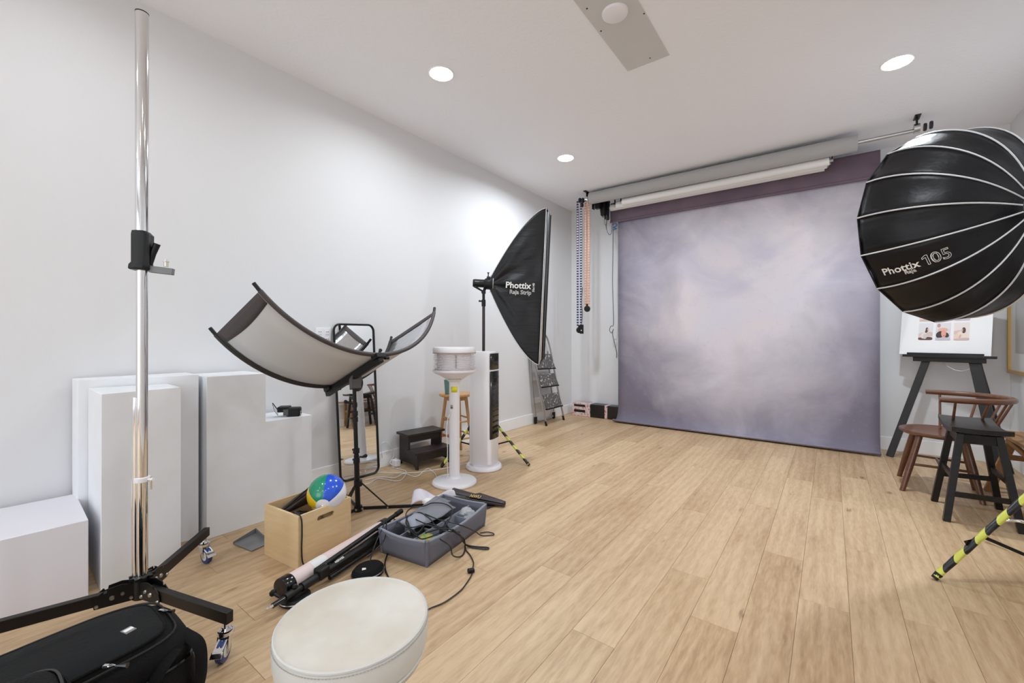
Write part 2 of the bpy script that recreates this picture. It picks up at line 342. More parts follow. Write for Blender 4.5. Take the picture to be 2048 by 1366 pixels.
# sliding clamp
cz0, cz1 = 1.402, 1.556
fx = (RT*.95+FW*.3).normalized(); sx = V((-fx.y, fx.x, 0))
def clampsec(z, w, d0, d1): return [V((HX, HY, z))+fx*a+sx*b for a, b in ((-d0, -w*.7), (-d0*.4, -w), (d1*.6, -w), (d1, -w*.6), (d1, w*.6), (d1*.6, w), (-d0*.4, w), (-d0, w*.7))]
g = G(); secs = [clampsec(cz0, .031, .032, .03), clampsec(cz0+.004, .034, .036, .03), clampsec(cz0+.02, .034, .034, .03), clampsec(cz0+.03, .028, .028, .03), clampsec(cz1-.015, .028, .028, .034), clampsec(cz1, .026, .026, .02)]
vs = [p for s_ in secs for p in s_]; fs = [tuple(range(8))]+[tuple(range(40, 48))]+[(i*8+j, (i+1)*8+j, (i+1)*8+(j+1) % 8, i*8+(j+1) % 8) for i in range(5) for j in range(8)]
cl = g.add(vs, fs).build('sliding_clamp', BLKP, t, bevel=.002)
G().tube([V((HX, HY, 1.425))+fx*.028, V((HX, HY, 1.47))+fx*.036, V((HX, HY, 1.51))+fx*.05], [.007, .011, .012], 10).build('lever', BLKP, cl)
ar = V((HX, HY, 1.408))
arm = G().bar(ar+fx*.025, ar+fx*.105-UP*.008, .022, .026).build('camera_arm', mat('grey_cast_arm', (120, 122, 122), .45, .3), cl, bevel=.002)
sp = ar+fx*.08; G().lathe([(.008, .012), (.008, .03), (.011, .031), (.011, .034), (.004, .035), (.004, .042), (0, .042)], sp, n=14).build('spigot', mat('cream_metal', (222, 218, 205), .3, .6), cl)
# base legs
def caster(p, top, yaw, par):
    d = V((math.cos(yaw), math.sin(yaw), 0)); sd = V((-d.y, d.x, 0)); r = .038
    c = p+UP*r
    w = G().lathe([(.012, -.011), (r-.004, -.012), (r, -.009), (r, -.003), (r-.002, 0), (r, .003), (r, .009), (r-.004, .012), (.012, .011)], c, sd, 28).build('caster', mat('blue_rubber', (38, 62, 120), .35), par, label='blue rubber castor wheel in chrome fork')
    G().lathe([(0, -.0135), (.018, -.0135), (.022, -.0125), (.022, .0125), (.018, .0135), (0, .0135)], c, sd, 20).build('wheel_hub', mat('cream_hub', (205, 205, 190), .4), w)
    f = G()
    for s_ in (-1, 1):
        f.plate([c+sd*(s_*.017)+d*.008-UP*.008, c+sd*(s_*.017)-d*.008-UP*.008, c+sd*(s_*.017)-d*.03+UP*(top-.052-r), c+sd*(s_*.017)-d*.045+UP*(top-.04-r), c+sd*(s_*.017)+d*.0+UP*(top-.04-r)], sd*s_, .002)
    q = p-d*.022+UP*(top-.036)
    f.cyl(q-UP*.006, q+UP*.006, .026, n=20).cyl(q+UP*.008, q+UP*.016, .02, .014, n=20).cyl(q+UP*.01, q+UP*.036, .008).cyl(c-sd*.019, c+sd*.019, .006)
    f.build('fork', CHROME, w)
    G().bar(q+d*.01-UP*.008, q+d*.065-UP*.034, .03, .003).bar(q+d*.06-UP*.032, q+d*.075-UP*.045, .036, .004).build('brake_pedal', CHROME, w)
BZ = .145
def leg(end, wheel_yaw):
    e = V((end[0], end[1], BZ)); h = V((HX, HY, BZ)); d = (e-h).normalized()
    lg = G().bar(h+d*.05, e+d*.02, .026, .042).build('base_leg', mat('black_brown_steel', (22, 18, 16), .4, spec=.35), t, bevel=.002)
    return d, lg
cN = at_z(440, 1312, 0); cF = at_z(417, 1117, 0)
eN = at_z(452, 1232, BZ); eF = at_z(410, 1066, BZ); eL = at_z(-260, 1322, BZ)
legs = [leg(eN, 0), leg(eF, 0), leg(eL, 0)]
caster(V((eN.x+.014, eN.y-.014, 0)), BZ-.02, R_(-44), t)
caster(V((eF.x+.02, eF.y, 0)), BZ-.02, R_(8), t)
caster(V((eL.x, eL.y, 0)), BZ-.02, 2.4, t)
hb = G()
for d, lg in legs:
    sd = V((-d.y, d.x, 0)); c = V((HX, HY, BZ))
    for s_ in (-1, 1):
        o = c+sd*(s_*.0155)
        pts = [o+d*.015-UP*.03, o+d*.135-UP*.028, o+d*.14-UP*.005, o+d*.13+UP*.016, o+d*.112+UP*.03, o+d*.108+UP*.022, o+d*.1+UP*.024, o+d*.098+UP*.036, o+d*.06+UP*.042, o+d*.03+UP*.036, o+d*.012+UP*.02]
        hb.plate(pts, sd*s_, .003)
hb.cyl((HX, HY, BZ-.035), (HX, HY, BZ+.05), .03, n=20)
for k in range(9): hb.box((HX+.034*math.cos(k*2*PI/9), HY+.034*math.sin(k*2*PI/9), BZ+.047), (.012, .012, .01))
hb.build('hub_bracket', BLK, t)
rv = G()
for d, lg in legs:
    sd = V((-d.y, d.x, 0)); c = V((HX, HY, BZ))
    for s_ in (-1, 1):
        for a, z, r in ((.03, -.018, .007), (.055, .006, .007), (.085, .0, .009), (.128, -.018, .007)): rv.cyl(c+sd*(s_*.018)+d*a+UP*z, c+sd*(s_*.023)+d*a+UP*z, r, r*.8, 12)
rv.build('bolt_heads', STEEL, t)

# ------------------------------------------------------------------ leaning mirror
bl, br = V((-3.066, 1.852, .0)), V((-3.043, 2.198, .0)); tl, tr = V((-3.137, 1.832, 1.25)), V((-3.117, 2.195, 1.25))
t = thing('leaning_mirror', 'tall mirror with thin black rounded frame leaning on left wall', 'mirror', ((bl+br)/2))
def mpt(u, v): return (bl.lerp(br, u)).lerp(tl.lerp(tr, u), v)
rr_u, rr_v = .055/.39, .055/1.262
path = []
for cu, cv, a0 in ((1-rr_u, 1-rr_v, 0), (rr_u, 1-rr_v, 90), (rr_u, rr_v, 180), (1-rr_u, rr_v, 270)):
    for k in range(9): a = R_(a0+k*90/8); path.append((cu+rr_u*math.cos(a), cv+rr_v*math.sin(a)))
wn_ = (br-bl).cross(tl-bl).normalized(); wn_ = wn_ if wn_.x > 0 else -wn_
fp = [mpt(.5+(u-.5)*.96, .5+(v-.5)*.985) for u, v in path]
fr = G(); fr.tube([p+wn_*.010 for p in fp], .0085, 8, closed=True, flat=1.5).build('frame', BLK, t)
G().plate([mpt(.5+(u-.5)*.95, .5+(v-.5)*.98)+wn_*.001 for u, v in path], wn_, .009).build('mirror_glass', mat('mirror_glass', (236, 238, 238), .012, 1), t)

# ------------------------------------------------------------------ curved trough reflector on a stand
O = V((-2.489, 1.600, .915)); rv_ = V((-.061, .997, -.038)).normalized(); ru = V((.903, .071, .423)).normalized(); rn = V((-.425, .009, .905)).normalized()
L_, K_, W_ = .667, .401, .532
rad = (L_*L_+K_*K_)/(2*K_); tha = math.asin(L_/rad)
def rp(s, e, off=0): a = tha*s; rr = rad-off; return O+rv_*(rad*math.sin(a)-off*math.sin(a))+rn*(rad-(rad-off)*math.cos(a)-0) + ru*(e*W_/2) if False else O+rv_*((rad-off)*math.sin(a))+rn*(rad-(rad-off)*math.cos(a))+ru*(e*W_/2)
SX, SY = -2.478, 1.63
t = thing('curved_reflector', 'curved trough reflector with grey underside and silver inside on stand', 'reflector', (SX, SY, 0))
BRD = mat('reflector_border', (66, 58, 58), .55); BRD2 = mat('reflector_border_dark', (40, 35, 34), .5)
SILV = mat('silver_fabric', (205, 205, 208), .22, .85, bump=(9, .5, (1, 4, 1)))
GREYF = mat('white_satin_fabric', (200, 200, 200), .55)
sf = .94
G().grid(lambda u, v: rp((u*2-1)*sf, (v*2-1)*.96, 0.0), 40, 4).build('fabric', GREYF, t, solid=.002)
G().grid(lambda u, v: rp((u*2-1)*sf, (v*2-1)*.95, .004), 40, 4).build('silver_lining', SILV, t, solid=.001)
for e in (-1, 1):
    q0 = .955 if e > 0 else .875
    G().grid(lambda u, v: rp((u*2-1)*sf, e*(q0+(1.01-q0)*v), -.0025), 40, 1).grid(lambda u, v: rp((u*2-1)*sf, e*(q0+(1.01-q0)*v), .0065), 40, 1).build('side_sleeve', BRD if e > 0 else BRD2, t, solid=.001)
    G().tube([rp(s/20*1.0, e, .002) for s in range(-20, 21)], .0105, 10).build('rail', BLKP, t)
    G().tube([rp(s/20*sf, e, .002) for s in range(-20, 21)], .0135, 10).build('rail_sleeve', BRD if e > 0 else BRD2, t)
for s_ in (-1, 1):
    G().grid(lambda u, v: rp(s_*(sf-(.085 if s_ < 0 else .045)*v*(1+.25*math.cos((u-.5)*PI))), (u*2-1)*.93, -.003), 12, 3).grid(lambda u, v: rp(s_*(sf-(.085 if s_ < 0 else .045)*v*(1+.25*math.cos((u-.5)*PI))), (u*2-1)*.93, .007), 12, 3).build('end_sleeve', BRD, t, solid=.001)
# arm bar under the fabric
b0, b1 = O-ru*.315-rn*.03, O+ru*.285-rn*.03
G().bar(b0, b1, .034, .05, rn).build('cross_bar', BLK, t, bevel=.006)
for e, b in ((-1, b0), (1, b1)):
    c = O+ru*(e*W_/2)
    kn = G().box(c-rn*.012, (.06, .07, .03), (ru, rv_, rn)).build('rail_clamp', BLKP, t, bevel=.004)
    G().tube([c-rn*.02+rv_*.045, c-rn*.02+rv_*.075], .011, 10).tube([c+rn*.01+rv_*.01, c+rn*.035+rv_*.03], [.006, .012], 8).build('clamp_knob', BLKP, kn)
pt_ = V((SX, SY, 0)); top = V((-2.492, 1.61, .845)); tz = top.z
pv = G().plate([top+V((0, 0, -.05))+rv_*.035, top+V((0, 0, -.05))-rv_*.035, top+rv_*-.04+UP*.02, top+UP*.05-rv_*.02, top+UP*.05+rv_*.03, top+rv_*.042+UP*.01], ru, .03).build('tilt_bracket', mat('grey_plastic', (84, 82, 82), .5), t, bevel=.003)
G().tube(smoothpath([top+rv_*.03+UP*.05, top+rv_*.06+UP*.0, top+rv_*.045-UP*.05, top-UP*.055], 6), .008, 8).build('bracket_loop', BLKP, pv)
def col_at(z): return pt_.lerp(V((top.x, top.y, 0)), min(1, z/tz))+UP*z
G().tube([col_at(.01), col_at(.37)], .0165, 16).build('lower_tube', BLK, t)
G().tube([col_at(.36), col_at(.64)], .0135, 16).build('middle_tube', BLK, t)
G().tube([col_at(.63), col_at(.8)], .012, 16).build('top_tube', BLK, t)
for z, r in ((.33, .021), (.395, .021), (.6, .018), (.64, .018), (.695, .016)):
    c = col_at(z); k = G().cyl(c-UP*.016, c+UP*.016, r, n=16).cyl(c-RT*.016+UP*.008, c-RT*.026+UP*.008, .006).build('collar', BLKP, t, bevel=.002)
for z, s_ in ((.355, 1), (.71, -1)):
    c = col_at(z); G().tube([c+RT*.02*s_, c+RT*.04*s_, c+RT*.058*s_+UP*.006], [.006, .007, .011], 8).ball(c+RT*.06*s_+UP*.007, .012, 10).build('wing_knob', BLKP, t)
dl = [V((.64, .77, 0)), V((-.99, .17, 0)), V((.35, -.94, 0))]
dl = [(at_z(850, 1010, .02)-V((SX, SY, .02))).normalized()]; a0 = math.atan2(dl[0].y, dl[0].x)
dl = [V((math.cos(a0+k*2*PI/3), math.sin(a0+k*2*PI/3), 0)) for k in range(3)]
for k, d in enumerate(dl):
    p = V((SX, SY, .018)); ln = .47 if k == 0 else (.40 if k == 2 else .42)
    lg = G().bar(p+d*.02, p+d*ln, .012, .02).build('leg', BLK, t, bevel=.002)
    G().bar(p+d*.022+UP*.165, p+d*.19+UP*.004, .01, .006).build('leg_brace', BLK, lg)
    G().cyl(p+d*.19-V((-d.y, d.x, 0))*.012, p+d*.19+V((-d.y, d.x, 0))*.012, .005).cyl(p+d*.03-V((-d.y, d.x, 0))*.014, p+d*.03+V((-d.y, d.x, 0))*.014, .007).build('rivet', STEEL, lg)
G().cyl((SX, SY, .0), (SX, SY, .035), .026, n=18).build('base_collar', BLKP, t); G().cyl((SX, SY, .165), (SX, SY, .2), .026, n=18).build('brace_collar', BLKP, t)

# ------------------------------------------------------------------ tripods wrapped in hazard tape
def hazard(name='hazard_tape'):
    if name in MATS: return MATS[name]
    m = bpy.data.materials.new(name); m.use_nodes = True; nt = m.node_tree; b = nt.nodes['Principled BSDF']; at = nt.nodes.new('ShaderNodeAttribute'); at.attribute_name = 'stripe'
    r = nt.nodes.new('ShaderNodeMath'); r.operation = 'FRACT'; nt.links.new(at.outputs['Fac'], r.inputs[0]); c = nt.nodes.new('ShaderNodeMath'); c.operation = 'GREATER_THAN'; c.inputs[1].default_value = .53; nt.links.new(r.outputs[0], c.inputs[0])
    mx = nt.nodes.new('ShaderNodeMix'); mx.data_type = 'RGBA'; mx.inputs['A'].default_value = (lin(22), lin(21), lin(22), 1); mx.inputs['B'].default_value = (lin(205), lin(208), lin(84), 1)
    nt.links.new(c.outputs[0], mx.inputs['Factor']); nt.links.new(mx.outputs['Result'], b.inputs['Base Color']); b.inputs['Roughness'].default_value = .3; MATS[name] = m; return m
def taped(a, b, r, pitch, parent, turns_shift=.0):
    a = vv(a); b = vv(b); x, y, d = basis(b-a); ln = (b-a).length; n = 16; m = max(8, int(ln/.006)); g = G(); st = []
    for i in range(m+1):
        s_ = i/m*ln
        for j in range(n+1):
            th = 2*PI*j/n; rr = r*(1+.08*math.sin(s_*70+j)*.5); g.v.append(tuple(a+d*s_+x*(math.cos(th)*rr)+y*(math.sin(th)*rr))); st.append(s_/pitch+.17*math.cos(th)+turns_shift)
    for i in range(m):
        for j in range(n): g.f.append((i*(n+1)+j, (i+1)*(n+1)+j, (i+1)*(n+1)+j+1, i*(n+1)+j+1))
    base = V(parent['base']); me = bpy.data.meshes.new('leg'); me.from_pydata([(p[0]-base.x, p[1]-base.y, p[2]-base.z) for p in g.v], [], g.f)
    at = me.attributes.new('stripe', 'FLOAT', 'POINT'); at.data.foreach_set('value', st)
    for p in me.polygons: p.use_smooth = True
    me.materials.append(hazard()); o = bpy.data.objects.new('leg', me); COL.objects.link(o); o.parent = parent; o['base'] = tuple(base); o['label'] = 'leg wrapped in yellow and black striped tape'
    G().tube([a-d*.012, a+d*.02], [r*.9, r*1.12], 12).build('foot', BLKP, o); return o
SPX, SPY = -2.577, 3.005
t = thing('softbox_stand', 'black light stand with yellow-black taped legs behind the white tower', 'light stand', (SPX, SPY, 0))
def fixed_stand(t, px, py, feet, zt, rr, pitch, zb=.1, rt=.014, brs=None):
    P = V((px, py, 0))
    for k, f in enumerate(feet):
        d = V((f[0]-px, f[1]-py, 0)); f0 = V((f[0], f[1], .014))
        o = taped(f0, P+UP*zt+d.normalized()*.02, rr, pitch, t, .1*k)
        mid = f0.lerp(P+UP*zt, .42)
        G().bar(mid, P+UP*zb+d.normalized()*.02, .006, .012).build('brace', BLK, o)
feet = [(-2.139, 3.103), (-2.72, 2.614), (-2.872, 3.298)]
fixed_stand(t, SPX, SPY, feet, .46, .0125, .1, .12)
G().tube([(SPX, SPY, .09), (SPX, SPY, .95)], .0165, 14).build('lower_tube', BLK, t)
G().tube([(SPX, SPY, .93), (SPX, SPY, 1.46)], .0135, 14).build('upper_tube', mat('bronze_black', (58, 50, 50), .35, .3), t)
G().cyl((SPX, SPY, .43), (SPX, SPY, .49), .026).build('leg_collar', BLKP, t); G().cyl((SPX, SPY, .09), (SPX, SPY, .13), .024).build('brace_collar', BLKP, t)
c = V((SPX, SPY, 1.455)); kb = G().cyl(c-UP*.03, c+UP*.03, .019).build('lock_collar', BLKP, t); G().tube([c+UP*.018-RT*.015, c+UP*.02-RT*.045], [.006, .009], 8).build('lock_knob', BLKP, kb)
# strip softbox (flash head, ring, four cloth sides, recessed white front)
NT, NB, FT, FB = at_d(1091.5, 417, 3.85), at_d(1076.5, 729, 3.85), at_d(1098, 431, 4.2), at_d(1085, 717, 4.2)
ring = at_d(983, 568, 4.0)
fc = (NT+NB+FT+FB)/4; ax_v = ((NT-NB)+(FT-FB)).normalized(); ax_w = ((NT-FT)+(NB-FB)).normalized(); ax_n = ax_w.cross(ax_v).normalized()
if ax_n.dot(fc-ring) < 0: ax_n = -ax_n
Hh = ((NT-NB).length+(FT-FB).length)/4; Wh = ((NT-FT).length+(NB-FB).length)/4; dep = (fc-ring).length; axd = (fc-ring)
t = thing('strip_softbox', 'tall black strip softbox on the taped stand by the left wall', 'softbox', ring-UP*.09)
def prof(u): return .085+.915*(1-(1-u)**1.45)
def sb(u, a, b): k = prof(u); kw = .3+.7*(1-(1-u)**1.6); return ring+axd*u+ax_v*(a*Hh*k)+ax_w*(b*Wh*kw)
def wr(p, q, amt): return noise.noise(vv((p*6, q*3, 1.3)))*amt
def nearp(u, v):
    a = v*2-1; edge = (1-a*a)*u*(1-u)*4; dv = math.atan2(a, .25+u); return sb(u, a, 1)+ax_w*(edge*(.012*math.sin(dv*9+u*3)+.02*noise.noise(V((u*4, a*5, 2)))-.012))
s1 = G().grid(nearp, 24, 48).build('side_panel', CLOTHB, t, solid=.003)
G().grid(lambda u, v: sb(u, v*2-1, -1), 12, 16).build('side_panel', CLOTHB, t, solid=.003)
for s_ in (-1, 1): G().grid(lambda u, v: sb(u, s_, v*2-1), 14, 6).build('end_panel', CLOTHB, t, solid=.003)
lip = ax_n*.012
def lp(a, b, k): return fc+ax_v*(a*Hh)+ax_w*(b*Wh)+lip*k
lg_ = G()
cs = [(1, 1), (1, -1), (-1, -1), (-1, 1)]
for i in range(4):
    a, b = cs[i], cs[(i+1) % 4]; lg_.add([lp(*a, -.1), lp(*b, -.1), lp(*b, 1), lp(*a, 1)], [(0, 1, 2, 3)])
lg_.build('front_lip', mat('black_lip', (20, 20, 22), .5), t, solid=.004)
G().add([lp(.985, .95, .3), lp(.985, -.9, .3), lp(-.985, -.9, .3), lp(-.985, .95, .3)], [(0, 1, 2, 3)]).build('front_diffuser', DIFF, t, solid=.002)
for a, b in cs:
    G().tube([sb(u/14, a*1.004, b*1.004) for u in range(15)], .0035, 6).build('corner_piping', PIPE, t)
G().add([lp(.99, .6, 1.0), lp(.99, -1.0, 1.0), lp(-.99, -1.0, 1.0), lp(-.99, -.15, 1.0)], [(0, 1, 2, 3)]).tube([lp(1, -1, 1), lp(-1, -1, 1)], .01, 8).build('front_mask', mat('black_lip', (20, 20, 22), .5), t, solid=.003)
for b in (1,): G().tube([lp(1, b, .0)+ax_w*(.002*b)+ax_n*.006, lp(-1, b, .0)+ax_w*(.002*b)+ax_n*.006], .003, 6).build('edge_piping', mat('white_trim', (230, 230, 230), .4), t)
an = axd.normalized()
G().lathe([(.055, -.012), (.078, -.012), (.08, .0), (.078, .012), (.055, .012)], ring, an, 24).build('speed_ring', BLKP, t)
G().lathe([(.074, -.003), (.0795, -.003), (.0795, .004), (.074, .004)], ring+an*.014, an, 24).build('ring_band', ALU, t)
hd = ring-an*.01
fl = G().lathe([(0, -.165), (.034, -.165), (.038, -.15), (.038, -.06), (.052, -.045), (.055, 0), (0, 0)], hd, an, 20).build('flash_head', BLKP, t, bevel=.003)
G().box(hd-an*.115+ax_w*.036+UP*.012, (.04, .004, .016), (an, ax_w, ax_v)).build('display', mat('grey_screen', (120, 120, 122), .3), fl)
G().cyl(ring-an*.03+UP*.06, ring-an*.03+UP*.1, .005).ball(ring-an*.03+UP*.103, .012, 10, (1, 1, .5)).cyl(ring-an*.045+UP*.05, ring-an*.005+UP*.05, .02).build('ring_knob', BLKP, t)
bs = V((SPX, SPY, 1.485)); jp = hd-an*.06-UP*.065
G().tube([bs, bs+UP*.065], .013, 12).cyl(bs+UP*.07-FW*.02, bs+UP*.07+FW*.02, .02).tube([bs+UP*.07, V((hd-an*.05).to_tuple())-UP*.04], .014, 10).tube([bs+UP*.075, bs+UP*.125-RT*.085], [.008, .01], 10).build('tilt_bracket', BLKP, t)
ym = ring+axd*.0
def side_pt(fu, fv, lift=.02): return sb(fu, fv, 1)+ax_w*lift
xd = (side_pt(.9, 0)-side_pt(.3, 0)).normalized()
WHT = mat('white_print', (232, 230, 226), .5)
def side_text(name, px, py, txt, size, **kw):
    best = None                           # where on the near panel the printed words sit
    for i in range(30):
        for j in range(-30, 31):
            p = sb(.15+.8*i/29, j/60, 1); d = p-EYE; z_ = d.dot(FW); q = (1024+FPX*d.dot(RT)/z_-px, 675-FPX*d.z/z_-py); e = q[0]**2+q[1]**2
            if best is None or e < best[0]: best = (e, p)
    return put_text(name, txt, size, WHT, t, best[1]+ax_w*.018, kw.pop('xd', xd), kw.pop('yd', ax_v), **kw)
side_text('brand_lettering', 1012, 576, 'Phottix', .079, bold=.022)
side_text('model_lettering', 1020, 587, 'Raja Strip', .052, bold=0, outline=.0012)
side_text('size_lettering', 1069, 584, '35x140', .027, bold=.015, xd=ax_v, yd=-xd)

# ------------------------------------------------------------------ big sixteen-rib softbox
C_ = V((.50105302, 3.37477707, 1.75036657)); bn = V((-.68481094, .72870474, .00483612)).normalized(); DD, MM, EE, PH, RR = .40438887, 1.94518693, .38031648, .31427431, .525
bu = UP.cross(bn).normalized(); bv = bn.cross(bu)
def bdir(k): return bv*math.cos(PH+k*PI/8)+bu*math.sin(PH+k*PI/8)
def brad(x): return RR*(1-(1-x)**MM)**EE
def bp_(k, x, lift=0): return C_+bn*(DD*(x-1))+bdir(k)*(brad(x)+lift)
NX = 20; xs_ = [.0034+(1-.0034)*(i/NX)**2.4 for i in range(NX+1)]
hubc = C_-bn*DD
t = thing('round_softbox', 'large black sixteen-sided umbrella softbox at right, seen from behind', 'softbox', hubc-UP*.1)
CL2 = mat('softbox_cloth_round', (15, 14, 17), .42, bump=(5, .6, (2, 2, 2)), spec=.28)
for k in range(16):
    def gore(u, v, k=k):
        i = u*NX; i0 = min(NX-1, int(i)); x = xs_[i0]+(xs_[i0+1]-xs_[i0])*(i-i0); a, b = bp_(k, x), bp_(k+1, x); p = a.lerp(b, v)
        puff = math.sin(PI*v)*(.006*math.sin(u*9+k*2)+.012*noise.noise(V((u*5+k*3, v*2, k)))-.010*math.sin(PI*u)); return p+(p-(C_+bn*(DD*(x-1)))).normalized()*puff
    pn = G().grid(gore, 28, 6).build('fabric_panel', CL2, t, solid=.002)
    G().tube([bp_(k, x, .004) for x in xs_], .0042, 6).build('piping', PIPE, pn)
    G().tube([bp_(k, 1, .002), bp_(k+1, 1, .002)], .004, 6).build('rim_edge', BLKP, pn)
G().add([C_+bn*-.03]+[C_+bn*-.03+bdir(k)*(RR*.94) for k in range(16)], [(0, i+1, (i+1) % 16+1) for i in range(16)]).build('front_diffuser', DIFF, t, solid=.002)
G().lathe([(.04, -.03), (.07, -.03), (.078, -.01), (.078, .006), (.04, .006)], hubc, bn, 32).build('speed_ring', ALU, t)
G().lathe([(0, -.36), (.06, -.36), (.066, -.34), (.066, -.04), (0, -.04)], hubc, bn, 24).build('flash_head', BLKP, t, bevel=.003)
RPX, RPY = .87, 2.98
rb = hubc-bn*.15; G().tube([V((rb.x, rb.y, 1.5)), V((rb.x, rb.y, 1.68))], .016, 12).box((rb.x, rb.y, 1.68), (.05, .05, .05)).build('tilt_bracket', BLKP, t)
RPX, RPY = rb.x, rb.y
# lettering wrapped on the panel between ribs four and five
def gore_map(s_, w):          # s_: metres back from the rim along the cloth, w: metres up from mid panel
    x = 1.0; acc = 0; prev = (bp_(4, 1)+bp_(5, 1))/2
    while acc < s_ and x > .05:
        x -= .004; q = (bp_(4, x)+bp_(5, x))/2; acc += (q-prev).length; prev = q
    a, b = bp_(5, x), bp_(4, x); d = (b-a); mid = (a+b)/2; o = (mid-(C_+bn*(DD*(x-1)))).normalized(); return mid+d.normalized()*w+o*.008
def gore_text(name, txt, size, s0, w0, **kw):
    vs, fs = textmesh(txt, size, **kw); cache = {}
    out = []
    for p in vs:
        out.append(gore_map(s0+p.x*1.0, w0+p.y+p.z*0))
    G().add(out, fs).build(name, WHT, t, smooth=False)
gore_text('brand_lettering', 'Phottix', .053, .066, -.032, bold=.022)
gore_text('model_lettering', 'Raja', .027, .155, -.052, outline=.0012)
gore_text('size_lettering', '05', .076, .268, -.036, outline=.0014)
one = [(.006, .034), (.006, .042), (.020, .051), (.028, .051), (.028, 0), (.019, 0), (.019, .040)]
g1 = G()
loop = []
for i in range(len(one)):
    (ax_, ay_), (bx_, by_) = one[i], one[(i+1) % len(one)]
    for k in range(4): loop.append(gore_map(.232+ax_+(bx_-ax_)*k/4, -.036+ay_+(by_-ay_)*k/4))
g1.tube(loop, .0012, 5, closed=True).build('size_digit', WHT, t)
t = thing('round_softbox_stand', 'tripod stand whose striped taped leg reaches in at lower right', 'light stand', (RPX, RPY, 0))
f0 = V((.395, 2.788, 0)); dd_ = V((f0.x-RPX, f0.y-RPY, 0)); aa = math.atan2(dd_.y, dd_.x); rl = dd_.length
ft = [(RPX+rl*math.cos(aa+k), RPY+rl*math.sin(aa+k)) for k in (0, 1.95)]+[(min(RPX+rl*math.cos(aa-1.9), 1.2), RPY+rl*math.sin(aa-1.9))]
P = V((RPX, RPY, 0))
for k, f in enumerate(ft):
    d = V((f[0]-RPX, f[1]-RPY, 0)); f1 = V((f[0], f[1], .016)); o = taped(f1, P+UP*.64+d.normalized()*.02, .0142, .124, t, .52 if k == 0 else .2)
    mid = f1.lerp(P+UP*.64, .335); G().bar(mid, P+UP*.09+d.normalized()*.02, .008, .014).build('brace', BLK, o)
G().tube([(RPX, RPY, .05), (RPX, RPY, 1.0)], .017, 14).tube([(RPX, RPY, .98), (RPX, RPY, 1.52)], .0135, 14).build('pole', BLK, t)
G().cyl((RPX, RPY, .6), (RPX, RPY, .67), .03).cyl((RPX, RPY, .06), (RPX, RPY, .11), .026).cyl((RPX, RPY, .96), (RPX, RPY, 1.03), .024).build('collar', BLKP, t)
# torn tape flap on the leg
q = V((f0.x, f0.y, .016)).lerp(P+UP*.64, .245)
G().plate([q+RT*-.012+UP*.004, q-RT*.03+UP*.03, q+RT*.012+UP*.04, q+RT*.03+UP*.05], FW, .001).build('tape_flap', BLKG, t)
# bent chrome tube frame beyond it
cp_ = [at_d(1972, 1075, 2.36), at_d(1985, 1052, 2.34), at_d(2004, 1042, 2.3), at_d(2030, 1041, 2.27), at_d(2060, 1047, 2.24), at_d(2130, 1064, 2.2)]
cp_[0].z = .012; p_end = V((1.12, cp_[-1].y+.12, .02)); 
G().tube(smoothpath(cp_+[p_end], 6), .0085, 10).build('tube_frame', CHROME, None, 'bent chrome tube frame behind the taped tripod leg at right', cat='metal frame', loc=(cp_[0].x, cp_[0].y, 0))

# ------------------------------------------------------------------ pedestal unit with ribbed drum
FXc = V((-2.352, 2.394, 0))
t = thing('pedestal_appliance', 'white pedestal appliance with clear ribbed drum head on round base', 'appliance', FXc)
G().lathe([(0, 0), (.168, 0), (.173, .006), (.173, .016), (.165, .026), (.11, .036), (.055, .046), (.047, .06), (0, .06)], FXc, n=48).build('base', WHITEP, t)
G().lathe([(.044, .04), (.041, .08), (.041, .79), (.044, .8), (0, .8)], FXc, n=32).build('pole', WHITEP, t)
G().lathe([(.042, .79), (.052, .8), (.1, .835), (.155, .86), (.168, .872), (.169, .884), (.16, .888), (0, .888)], FXc, n=48).build('bowl', WHITEP, t)
CLR = mat('clear_ribbed_plastic', (235, 232, 236), .25, alpha=.38)
gd = [(.152, .888)]
for k in range(9): z = .888+k*.0145; gd += [(.153, z+.003), (.166, z+.006), (.166, z+.0075), (.153, z+.0105)]
gd += [(.153, 1.022)]
G().lathe(gd, FXc, n=48).build('ribbed_drum', CLR, t)
G().cyl(FXc+UP*.888, FXc+UP*1.02, .135, n=40).build('inner_filter', mat('pale_mesh', (240, 237, 240), .7, bump=(60, .2)), t)
G().box(FXc+V((.106, -.091, .955)), (.006, .006, .1)).build('centre_strip', mat('grey_strip', (120, 118, 125), .5), t)
G().lathe([(.154, 1.018), (.167, 1.022), (.1675, 1.05), (.16, 1.06), (0, 1.063)], FXc, n=48).build('top_cap', WHITEP, t)
G().lathe([(.156, 1.014), (.1685, 1.016), (.1685, 1.021), (.156, 1.022)], FXc, n=48).build('rim_band', mat('tan_band', (190, 172, 152), .5), t)
def onpole(ang, z, w, h, r=.0415):
    g = G(); g.grid(lambda u, v: FXc+V((math.cos(ang+(u-.5)*w/r)*r, math.sin(ang+(u-.5)*w/r)*r, z+(v-.5)*h)), 8, 1); return g
ca = math.atan2(-FXc.y, -FXc.x)
onpole(ca-.05, .735, .05, .045, .0425).build('sticker', mat('yellow_sticker', (222, 214, 40), .5), t, solid=.0008, label='yellow paper sticker')
onpole(ca-.55, .6, .022, .03, .0422).build('rating_label', mat('grey_label', (165, 165, 165), .5, vary=(80, .9, (90, 90, 90))), t, solid=.0008)
# ventilation holes row
vh = G()
for k in range(9): a = ca+(k-4)*.16; p = FXc+V((math.cos(a)*.078, math.sin(a)*.078, .817)); vh.ball(p, .004, 6)
vh.build('vent_holes', mat('vent_grey', (150, 148, 150), .7), t)

